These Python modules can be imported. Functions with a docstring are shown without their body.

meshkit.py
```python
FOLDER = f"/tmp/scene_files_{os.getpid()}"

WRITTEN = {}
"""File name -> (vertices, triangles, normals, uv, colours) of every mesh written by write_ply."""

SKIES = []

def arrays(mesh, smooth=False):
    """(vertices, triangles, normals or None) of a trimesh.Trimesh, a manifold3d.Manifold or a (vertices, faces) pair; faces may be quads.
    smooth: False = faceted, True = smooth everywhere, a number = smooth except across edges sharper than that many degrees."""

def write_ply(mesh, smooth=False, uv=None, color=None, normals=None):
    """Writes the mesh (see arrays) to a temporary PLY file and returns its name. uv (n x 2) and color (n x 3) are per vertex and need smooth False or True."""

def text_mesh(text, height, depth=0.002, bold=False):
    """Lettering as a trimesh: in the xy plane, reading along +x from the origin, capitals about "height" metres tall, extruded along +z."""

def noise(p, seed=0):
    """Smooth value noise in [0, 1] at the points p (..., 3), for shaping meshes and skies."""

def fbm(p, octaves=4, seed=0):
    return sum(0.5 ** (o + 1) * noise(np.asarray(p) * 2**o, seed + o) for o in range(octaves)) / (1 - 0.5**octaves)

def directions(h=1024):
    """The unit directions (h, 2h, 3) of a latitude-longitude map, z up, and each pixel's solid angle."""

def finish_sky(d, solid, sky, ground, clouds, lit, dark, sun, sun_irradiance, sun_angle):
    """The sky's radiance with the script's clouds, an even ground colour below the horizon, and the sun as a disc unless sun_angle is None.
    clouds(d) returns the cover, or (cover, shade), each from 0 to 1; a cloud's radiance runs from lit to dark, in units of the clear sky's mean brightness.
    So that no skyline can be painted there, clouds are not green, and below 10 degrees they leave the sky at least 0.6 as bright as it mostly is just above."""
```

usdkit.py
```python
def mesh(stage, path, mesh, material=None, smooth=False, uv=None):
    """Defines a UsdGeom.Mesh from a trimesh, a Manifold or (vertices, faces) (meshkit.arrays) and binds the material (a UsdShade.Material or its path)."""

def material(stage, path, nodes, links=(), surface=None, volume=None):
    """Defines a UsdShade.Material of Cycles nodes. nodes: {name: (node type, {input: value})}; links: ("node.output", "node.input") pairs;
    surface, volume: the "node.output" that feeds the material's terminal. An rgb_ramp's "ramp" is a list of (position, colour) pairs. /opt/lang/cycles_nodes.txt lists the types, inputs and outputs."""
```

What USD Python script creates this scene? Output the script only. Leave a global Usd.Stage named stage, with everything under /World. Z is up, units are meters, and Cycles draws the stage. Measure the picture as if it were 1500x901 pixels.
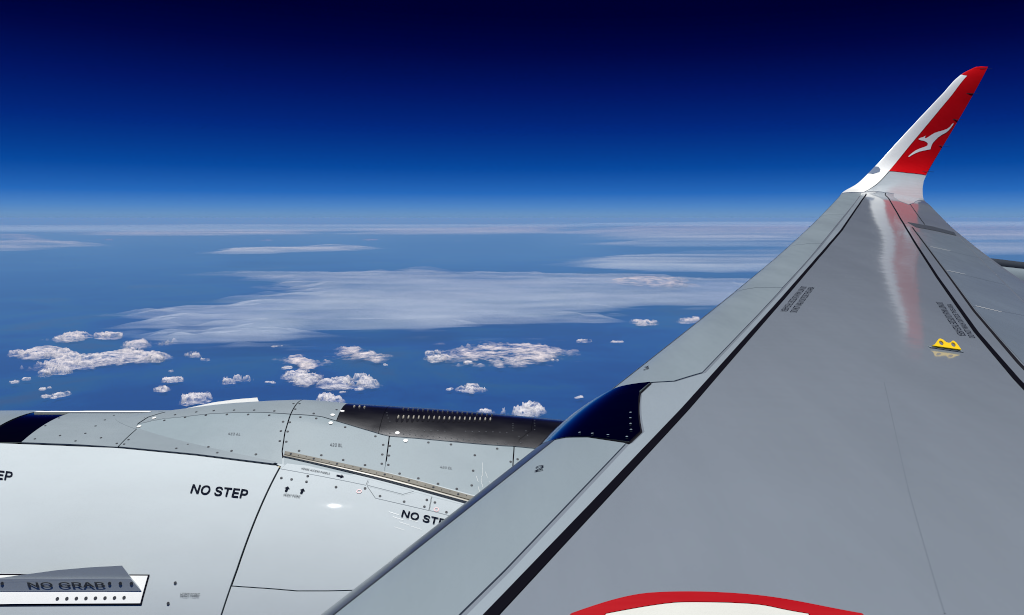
import math, numpy as np, trimesh, shapely, usdkit, meshkit
from shapely.geometry import Polygon, LineString, Point
from pxr import Gf, Sdf, Usd, UsdGeom, UsdLux, UsdShade, Vt

stage = Usd.Stage.CreateInMemory()
UsdGeom.Xform.Define(stage, '/World'); UsdGeom.Scope.Define(stage, '/World/Looks')

# ---------------------------------------------------------------- camera, sky, sun, exposure
PITCH, BANK = 6.1, -0.25            # the cabin window's view in the aircraft; the aircraft's slight bank
cam = UsdGeom.Camera.Define(stage, '/World/camera')
cam.CreateHorizontalApertureAttr(36.0); cam.CreateFocalLengthAttr(36.0 * 1177 / 1500); cam.CreateClippingRangeAttr((.05, 6e6))
cam.AddRotateXYZOp().Set((90 - PITCH + BANK, 0, 0)); cam.CreateExposureAttr(0.65)
HAZE_COLOR, HAZE_FADE, HAZE_DENSITY = (.13, .39, 1.0), (.42, .24, 1.0), 1 / 96e3
SUN = np.array([-.13, .05, .99]); SUN /= np.linalg.norm(SUN)
SKY_RAMP = [(0.05, (0.0, 0.0, 0.0076)), (0.1108, (0.0, 0.0, 0.0191)), (0.1272, (0.0, 0.001, 0.0357)), (0.155, (0.0002, 0.0045, 0.0765)), (0.199, (0.0004, 0.0134, 0.1306)), (0.2854, (0.0013, 0.0421, 0.2167)), (0.384, (0.0127, 0.0892, 0.3123)), (0.464, (0.051, 0.1498, 0.3505)), (0.52, (0.086, 0.1816, 0.3378)), (0.56, (0.0988, 0.1816, 0.3123)), (0.8, (0.2549, 0.3314, 0.4461)), (1, (0.3186, 0.3824, 0.478))]   # the photograph's deep, contrasty sky
def ramp10(stops): return [(p, tuple(10 * x for x in c)) for p, c in stops]
sky_look = usdkit.material(stage, '/World/Looks/sky', {
    'air': ('sky_texture', {'sky_type': 'single_scattering', 'sun_disc': False, 'sun_elevation': math.asin(SUN[2]), 'sun_rotation': math.atan2(SUN[0], SUN[1]), 'altitude': 11000.0, 'air_density': 1.0, 'aerosol_density': 1.0, 'ozone_density': 1.0}),
    'grey': ('rgb_to_bw', {}), 'scale': ('math', {'math_type': 'multiply', 'value2': 0.1}),
    'deep': ('rgb_ramp', {'ramp': ramp10(SKY_RAMP)}), 'out': ('background_shader', {'strength': 0.1})},
    [('air.color', 'grey.color'), ('grey.val', 'scale.value1'), ('scale.value', 'deep.fac'), ('deep.color', 'out.color')], surface='out.background')
dome = UsdLux.DomeLight.Define(stage, '/World/sky'); UsdShade.MaterialBindingAPI.Apply(dome.GetPrim()).Bind(sky_look)
dome.GetPrim().SetCustomDataByKey('kind', 'structure')
sun = UsdLux.DistantLight.Define(stage, '/World/sun'); sun.CreateNormalizeAttr(True); sun.CreateIntensityAttr(1.0); sun.CreateAngleAttr(0.5); sun.CreateColorAttr(Gf.Vec3f(1.0, .985, .96))
_x = np.cross([0, 1, 0], SUN); _x /= np.linalg.norm(_x); _m = np.eye(4); _m[0, :3], _m[1, :3], _m[2, :3] = _x, np.cross(SUN, _x), SUN
sun.AddTransformOp().Set(Gf.Matrix4d(*_m.ravel().tolist()))

# ---------------------------------------------------------------- tools
def put(path, v, f, n, look, label=None, kind=None, cover=None):
    v, f = np.asarray(v, float), np.asarray(f, int)
    name, k = path, 0
    while stage.GetPrimAtPath(path): k += 1; path = f'{name}_{k:03d}'
    m = UsdGeom.Mesh.Define(stage, path)
    m.CreatePointsAttr(Vt.Vec3fArray.FromNumpy(v.astype(np.float32))); m.CreateFaceVertexCountsAttr(Vt.IntArray.FromNumpy(np.full(len(f), 3, np.int32)))
    m.CreateFaceVertexIndicesAttr(Vt.IntArray.FromNumpy(f.astype(np.int32).ravel())); m.CreateSubdivisionSchemeAttr('none')
    if n is not None:
        m.CreateNormalsAttr(Vt.Vec3fArray.FromNumpy(np.asarray(n, np.float32))); m.SetNormalsInterpolation('vertex')
    if cover is not None:
        UsdGeom.PrimvarsAPI(m).CreatePrimvar('cover', Sdf.ValueTypeNames.FloatArray, 'vertex').Set(Vt.FloatArray.FromNumpy(np.asarray(cover, np.float32)))
    UsdShade.MaterialBindingAPI.Apply(m.GetPrim()).Bind(look)
    if label: m.GetPrim().SetCustomDataByKey('label', label)
    if kind: m.GetPrim().SetCustomDataByKey('kind', kind)
    return path
def put_mesh(path, mesh, look, smooth=35, **k):
    v, f, n = meshkit.arrays(mesh, smooth)
    return put(path, v, f, n, look, **k)
def tag(path, label, category, group=None, kind=None):
    p = stage.GetPrimAtPath(path)
    for a, b in (('label', label), ('category', category), ('group', group), ('kind', kind)):
        if b: p.SetCustomDataByKey(a, b)
def grid(a, b):
    i, j = np.meshgrid(np.arange(a - 1), np.arange(b - 1), indexing='ij'); q = np.stack([i * b + j, (i + 1) * b + j, (i + 1) * b + j + 1, i * b + j + 1], -1).reshape(-1, 4)
    return np.vstack([q[:, [0, 1, 2]], q[:, [0, 2, 3]]])
def face_up(v, f, n):
    g = np.cross(v[f[:, 1]] - v[f[:, 0]], v[f[:, 2]] - v[f[:, 0]]); flip = (g * n[f].sum(1)).sum(1) < 0
    f = f.copy(); f[flip] = f[flip][:, ::-1]; return f
def loft(S, us, vs, off=0.0):
    q = np.stack(np.meshgrid(us, vs, indexing='ij'), -1).reshape(-1, 2); n = normal(S, q); v = S(q) + n * off
    return v, face_up(v, grid(len(us), len(vs)), n), n
def dense(ring, du, dv):
    out = []
    for a, b in zip(ring[:-1], ring[1:]):
        k = max(1, int(math.ceil(max(abs(b[0] - a[0]) / du, abs(b[1] - a[1]) / dv)))); out += [a + (b - a) * i / k for i in range(k)]
    return np.array(out + [ring[-1]])
def patch(S, poly, du, dv, off=.004, thick=.012, bulge=None):
    """A sheet of the surface S over a region of its two coordinates, lifted by off, with edges thick deep."""
    V, F, N = [], [], []
    polys = [g for g in getattr(poly, 'geoms', [poly]) if g.geom_type == 'Polygon' and g.area > 0]
    for g in polys:
        a0, b0, a1, b1 = g.bounds; na, nb = max(1, math.ceil((a1 - a0) / du)), max(1, math.ceil((b1 - b0) / dv)); ea, eb = (a1 - a0) / na, (b1 - b0) / nb
        ii, jj = (x.ravel() for x in np.meshgrid(np.arange(na), np.arange(nb), indexing='ij'))
        cells = shapely.box(a0 + ii * ea, b0 + jj * eb, a0 + (ii + 1) * ea, b0 + (jj + 1) * eb); shapely.prepare(g)
        inside, touch = shapely.contains_properly(g, cells), shapely.intersects(g, cells)
        index, pts, tri = {}, [], []
        def vid(p):
            k = (round(p[0], 7), round(p[1], 7))
            if k not in index: index[k] = len(pts); pts.append(k)
            return index[k]
        for i, j in zip(ii[inside], jj[inside]):
            x0, x1, y0, y1 = a0 + i * ea, a0 + (i + 1) * ea, b0 + j * eb, b0 + (j + 1) * eb
            q = [vid((x0, y0)), vid((x1, y0)), vid((x1, y1)), vid((x0, y1))]; tri += [(q[0], q[1], q[2]), (q[0], q[2], q[3])]
        for c in shapely.intersection(g, cells[touch & ~inside]):
            for h in getattr(c, 'geoms', [c]):
                if h.geom_type != 'Polygon' or h.area < 1e-12: continue
                xs = np.array(h.exterior.coords)[:-1]
                if not h.interiors and abs(h.convex_hull.area - h.area) < 1e-9 * max(h.area, 1e-6):
                    q = [vid(p) for p in xs]; tri += [(q[0], q[k], q[k + 1]) for k in range(1, len(q) - 1)]
                else:
                    tv, tf = trimesh.creation.triangulate_polygon(h, engine='earcut'); q = [vid(p) for p in tv]; tri += [(q[a], q[b], q[c_]) for a, b, c_ in tf]
        p = np.array(pts); n = normal(S, p); o = off if bulge is None else off + bulge(p)[:, None]
        v = S(p) + n * o; f = np.array([t for t in tri if len(set(t)) == 3]); base = sum(len(x) for x in V)
        f = face_up(v, f, n); V.append(v); N.append(n); F.append(f + base)
        if thick:
            g = shapely.geometry.polygon.orient(g, 1.0)
            for r in (g.exterior, *g.interiors):
                d = dense(np.array(r.coords), ea, eb); nn = normal(S, d); oo = off if bulge is None else off + bulge(d)[:, None]; top, low = S(d) + nn * oo, S(d) + nn * (oo - thick); m = len(d)
                k = np.arange(m - 1); a, b, c, e = top[k], top[k + 1], low[k + 1], low[k]; side = unit(np.cross(nn[k], b - a)); base = sum(len(x) for x in V)
                vv, sn = np.stack([a, b, c, e], 1).reshape(-1, 3), np.repeat(side, 4, 0); q = 4 * k[:, None] + np.arange(4); ff = np.vstack([q[:, [0, 1, 2]], q[:, [0, 2, 3]]])
                V.append(vv); N.append(sn); F.append(face_up(vv, ff, sn) + base)
    return np.vstack(V), np.vstack(F), np.vstack(N)
def wide(points, half, ku, kv):
    """A line on a surface as a strip: points in surface coordinates, ku and kv metres per unit of each."""
    k = np.array([ku, kv]); return shapely.affinity.scale(LineString(np.array(points) * k).buffer(half, cap_style='flat', join_style='mitre'), 1 / ku, 1 / kv, origin=(0, 0))
def shrink(poly, gap, ku, kv):
    s = shapely.affinity.scale
    return s(s(poly, ku, kv, origin=(0, 0)).buffer(-gap, join_style='mitre'), 1 / ku, 1 / kv, origin=(0, 0))
_words = {}
def words(text, bold=False):
    if (text, bold) not in _words:
        m = meshkit.text_mesh(text, 1.0, .1, bold); keep = m.triangles_center[:, 2] > .0999
        _words[text, bold] = (m.vertices[:, :2].copy(), m.faces[keep])
    return _words[text, bold]
def lettering(S, at, text, ref=None, off=.006, bold=False):
    """Flat lettering on a surface; at = where the base line starts, where ref ends on it, and the top of the first letter."""
    v, f = words(text, bold); w = words(ref or text, bold)[0][:, 0].max(); a, b, c = np.array(at)
    p = a + v[:, :1] * (b - a) / w + v[:, 1:] * (c - a)
    n = normal(S, p); q = S(p) + n * off; return q, face_up(q, f, n), n
def dots(S, spots, r, off=.006, sides=8, squash=1.0):
    V, F, N = [], [], []; ang = np.arange(sides) * 2 * np.pi / sides
    for p in spots:
        p = np.array(p, float); n = normal(S, p); e = unit(S(p + [1e-3, 0]) - S(p)); g = np.cross(n, e); c = S(p) + n * off
        ring = c + r * (np.cos(ang)[:, None] * e + np.sin(ang)[:, None] * g * squash); top = c + n * r * .18; base = sum(len(x) for x in V)
        V.append(np.vstack([ring, top])); N.append(np.tile(n, (sides + 1, 1))); F.append(np.array([(i, (i + 1) % sides, sides) for i in range(sides)]) + base)
    V, N = np.vstack(V), np.vstack(N); return V, face_up(V, np.vstack(F), N), N
def capsule_between(a, b, r, r2=None, sides=8):
    a, b = np.array(a, float), np.array(b, float); d = unit(b - a); e = unit(np.cross(d, [0, .3, 1.])); g = np.cross(d, e); ang = np.arange(sides) * 2 * np.pi / sides
    ring = lambda c, q: c + q * (np.cos(ang)[:, None] * e + np.sin(ang)[:, None] * g)
    v = np.vstack([ring(a, r), ring(b, r2 or r), a[None], b[None]]); k = np.arange(sides); l = (k + 1) % sides
    return trimesh.Trimesh(v, np.vstack([np.stack([k, l, l + sides], 1), np.stack([k, l + sides, k + sides], 1), np.stack([l, k, np.full(sides, 2 * sides)], 1), np.stack([k + sides, l + sides, np.full(sides, 2 * sides + 1)], 1)]), process=False)

# ---------------------------------------------------------------- looks
def paint(name, color, rough, vary=.05, grain=(1, 6, 1), bump=0.0, bump_scale=(3, 3, 3), metal=0.0, spec=.5, coat=0.0, stain=None, speckle=0.0):
    """Painted or bare metal skin: faint uneven tone along the airflow, faint waviness of the sheet."""
    nodes = {'g': ('geometry', {}), 'm': ('mapping', {'scale': grain}), 'n': ('noise_texture', {'scale': 2.2, 'detail': 5.0, 'roughness': .65}), 'r': ('map_range', {'from_min': .3, 'from_max': .7, 'to_min': 1 - vary, 'to_max': 1 + vary}),
             'c': ('mix_color', {'blend_type': 'multiply', 'fac': 1.0, 'a': color}), 'rr': ('map_range', {'from_min': .3, 'from_max': .7, 'to_min': rough * .85, 'to_max': rough * 1.15}),
             'p': ('principled_bsdf', {'metallic': metal, 'specular_ior_level': spec, 'coat_weight': coat, 'coat_roughness': .05})}
    links = [('g.position', 'm.vector'), ('m.vector', 'n.vector'), ('n.fac', 'r.value'), ('r.result', 'c.b'), ('n.fac', 'rr.value'), ('rr.result', 'p.roughness')]
    last = 'c.result'
    if stain:
        spot, size, tone = stain
        nodes |= {'sd': ('vector_math', {'math_type': 'distance', 'vector2': spot}), 'sr': ('map_range', {'from_min': 0.0, 'from_max': size, 'to_min': 1.0, 'to_max': 0.0, 'clamp': True}), 'sm': ('mix_color', {'b': tone})}
        links += [('g.position', 'sd.vector1'), ('sd.value', 'sr.value'), ('sr.result', 'sm.fac'), (last, 'sm.a')]; last = 'sm.result'
    links.append((last, 'p.base_color'))
    if bump:
        nodes |= {'bm': ('mapping', {'scale': bump_scale}), 'bn': ('noise_texture', {'scale': 1.0, 'detail': 2.0 if not speckle else 4.0}), 'b': ('bump', {'strength': 1.0, 'distance': bump})}
        links += [('g.position', 'bm.vector'), ('bm.vector', 'bn.vector'), ('bn.fac', 'b.height'), ('b.normal', 'p.normal')]
    return usdkit.material(stage, '/World/Looks/' + name, nodes, links, surface='p.BSDF')
def plain(name, color, rough=.5, metal=0.0, spec=.5):
    return usdkit.material(stage, '/World/Looks/' + name, {'p': ('principled_bsdf', {'base_color': color, 'roughness': rough, 'metallic': metal, 'specular_ior_level': spec})}, surface='p.BSDF')
wing_grey = paint('wing_grey_paint', (.142, .166, .202), .08, .055, (1.2, .25, 1), .0009, (1.6, 5, 1.6), spec=.55)
edge_grey = paint('edge_grey_paint', (.205, .245, .285), .2, .04, (1.2, .25, 1))
slat_grey = paint('slat_light_grey_paint', (.168, .208, .240), .3, .03, (1.2, .25, 1), spec=.4)
aileron_grey = paint('aileron_grey_paint', (.12, .15, .185), .2, .05, (1.2, .3, 1), .0008, (2, 2, 2))
shade_and_part_grey = plain('shade_and_part_dark_grey', (.028, .036, .05), .5, spec=.2)  # dark grey parts, and the painted shade at the aileron end
cowl_white = paint('cowl_white_paint', (.385, .432, .465), .025, .03, (.8, 2.0, 2.0), .0006, (9, 1.5, 1.5), spec=.07, stain=((-.665, 2.99, -1.27), .055, (.36, .40, .43)))
apron_grey = paint('apron_grey_paint', (.175, .212, .242), .4, .04, (1, 2, 2), spec=.3)
pylon_grey = paint('pylon_pale_grey_paint', (.185, .233, .265), .42, .04, (1.5, 2, 2), spec=.25)
tip_grey = paint('winglet_pale_grey_paint', (.29, .33, .37), .2, .03)
tip_white = paint('winglet_white_paint', (.78, .80, .80), .2, .02)
red = paint('red_paint', (.50, .003, .006), .25, .04)
white = plain('white_paint', (.72, .73, .73), .35)
root_red = paint('root_stripe_red', (.27, .002, .006), .4, .05, spec=.3)
root_white = paint('root_marking_white', (.45, .46, .44), .4, .04, spec=.3)
black = plain('black_paint', (.004, .004, .007), .9, spec=.0)
ink = plain('dark_lettering', (.008, .010, .018), .9, spec=.0)
worn_ink = plain('worn_lettering', (.035, .04, .05), .8, spec=.1)
grey_ink = plain('grey_lettering', (.09, .10, .12), .7, spec=.1)
gap_dark = plain('gap_shadow_sealant', (.010, .010, .014), .9, spec=.0)
bolt = plain('dark_bolt', (.035, .04, .05), .6, spec=.2)
bare_metal = usdkit.material(stage, '/World/Looks/bare_metal', {
    'g': ('geometry', {}), 'm': ('mapping', {'scale': (150, 150, 150)}), 'n': ('noise_texture', {'scale': 1.0, 'detail': 4.0}), 'b': ('bump', {'strength': 1.0, 'distance': .00018}),
    'm2': ('mapping', {'scale': (5, 9, 9)}), 'n2': ('noise_texture', {'scale': 1.0, 'detail': 5.0}), 'w': ('map_range', {'from_min': .3, 'from_max': .7, 'to_min': .14, 'to_max': .42}),
    'a': ('glossy_bsdf', {'color': (.30, .34, .42), 'roughness': .09}), 'r': ('glossy_bsdf', {'color': (.60, .61, .63), 'roughness': .23}), 'o': ('mix_closure', {})},
    [('g.position', 'm.vector'), ('m.vector', 'n.vector'), ('n.fac', 'b.height'), ('b.normal', 'r.normal'), ('g.position', 'm2.vector'), ('m2.vector', 'n2.vector'), ('n2.fac', 'w.value'), ('w.result', 'o.fac'), ('a.BSDF', 'o.closure1'), ('r.BSDF', 'o.closure2')], surface='o.closure')
polished = paint('polished_metal', (.29, .33, .31), .09, .04, (1, 2, 2), metal=1.0)
nose_metal = paint('leading_edge_metal', (.36, .40, .42), .3, .04, (1, 2, 2), metal=1.0)
beam_metal = paint('beam_cream_metal', (.26, .25, .215), .38, .2, (2, 9, 9), spec=.25)
flange_metal = paint('flange_weathered_metal', (.165, .160, .142), .5, .25, (6, 12, 12), spec=.06)
khaki = plain('khaki_primer', (.34, .29, .14), .5)
yellow = plain('yellow_paint', (.82, .55, .012), .4, spec=.3)
lamp_glass = plain('lamp_cover', (.14, .18, .26), .12)

# ---------------------------------------------------------------- shapes of the aircraft (metres; x aft, y outboard, z up)
from scipy.interpolate import CubicSpline, PchipInterpolator
def lead_x(y): return 0.47 + (y - 3.95) * 0.5206
_lead_z = CubicSpline([-3, 2.1, 4.445, 6.587, 8.4, 11.55, 13.44, 14.7], [-1.56, -1.075, -.828, -.592, -.364, .080, .380, .570])
_K = [-3, 0, 4, 8, 10.6, 12.3, 13.5, 14.7, 15.0, 15.35, 15.6, 16.2, 17.4, 17.95, 18.15]
_L = [(lead_x(s), s, float(_lead_z(s))) for s in _K[:8]] + [(6.34, 14.95, .678), (6.639, 15.15, .889), (6.839, 15.3, 1.043), (7.297, 15.5, 1.478), (8.35, 15.95, 2.453), (8.82, 16.15, 2.871), (9.132, 16.22, 3.021)]
_T = [(3.2, -3.0, -1.75), (3.2, 0, -1.43), (3.87, 4.0, -1.03), (5.07, 8.0, -.570), (5.85, 10.6, -.137), (6.44, 12.2, .105), (6.78, 13.15, .27), (7.06, 13.9, 0.381), (7.291, 14.4, 0.515), (7.517, 14.85, 0.654), (7.673, 15.12, 0.78), (7.969, 15.43, 1.09), (8.817, 15.93, 2.211), (9.244, 16.14, 2.856), (9.355, 16.21, 3.026)]
LEAD, TRAIL = PchipInterpolator(_K, _L), PchipInterpolator(_K, _T)
LEAD_D = LEAD.derivative()
def thick(xi, t): return t * 5 * (.2969 * np.sqrt(xi) - .126 * xi - .3516 * xi**2 + .2843 * xi**3 - .1036 * xi**4)
def unit(a): return a / np.maximum(np.linalg.norm(a, axis=-1, keepdims=True), 1e-12)
def wing(p):
    """p[..., 0] = station along the span and up the winglet, p[..., 1] = root of the chord fraction, negative underneath."""
    p = np.asarray(p, float); s, v = p[..., 0], p[..., 1]
    l, t, d = LEAD(s), TRAIL(s), LEAD_D(np.minimum(s, 17.5))
    c = t - l; n = unit(np.cross(c, d)); xi = np.minimum(v * v, 1.0)
    tc = np.interp(s, [0, 5, 14, 15.5, 18], [.10, .092, .085, .05, .045])
    h = thick(xi, tc) * np.where(v < 0, -.9, 1.0) * np.linalg.norm(c, axis=-1)
    return l + c * xi[..., None] + n * h[..., None]
NY, NZ = 3.95, -2.2
_rad = PchipInterpolator([-4.6, -4.3, -3.6, -2.6, -1.6, -1.0, 0, 1.2, 2.2], [1.02, 1.12, 1.2, 1.225, 1.225, 1.215, 1.15, .99, .8])
def nacelle(p):
    """p = (x, angle from the crown towards the fuselage)"""
    p = np.asarray(p, float); x, a = p[..., 0], p[..., 1]; r = _rad(x)
    return np.stack([x, NY - r * np.sin(a), NZ + r * np.cos(a)], -1)
_pw = PchipInterpolator([-1.98, -1.92, -1.7, -1.4, -1.0, -.5, 0, 1.0, 2.0], [.03, .10, .24, .36, .47, .56, .62, .62, .55])
_pt = PchipInterpolator([-1.98, -1.7, -1.4, -1.08, -.8, -.4, 0, .35, 1.0, 2.0], [-.985, -.945, -.911, -.897, -.921, -.948, -.982, -1.015, -1.08, -1.18])
def pylon(p):
    """p = (x, across from -1 outboard to 1 inboard)"""
    p = np.asarray(p, float); x, t = p[..., 0], p[..., 1]; w, top = _pw(x), _pt(x); r = _rad(x)
    base = NZ + np.sqrt(np.maximum(r * r - w * w, 0))
    return np.stack([x, NY - w * t, base + (top - base) * np.where(np.abs(t) < .45, 1 - 1.434 * t**2, 1.2903 * (1 - np.abs(t)))], -1)
def normal(S, p, e=1e-4):
    p = np.asarray(p, float); a, b = np.array([e, 0]), np.array([0, e])
    return unit(np.cross(S(p + a) - S(p - a), S(p + b) - S(p - b))) * -1

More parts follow.
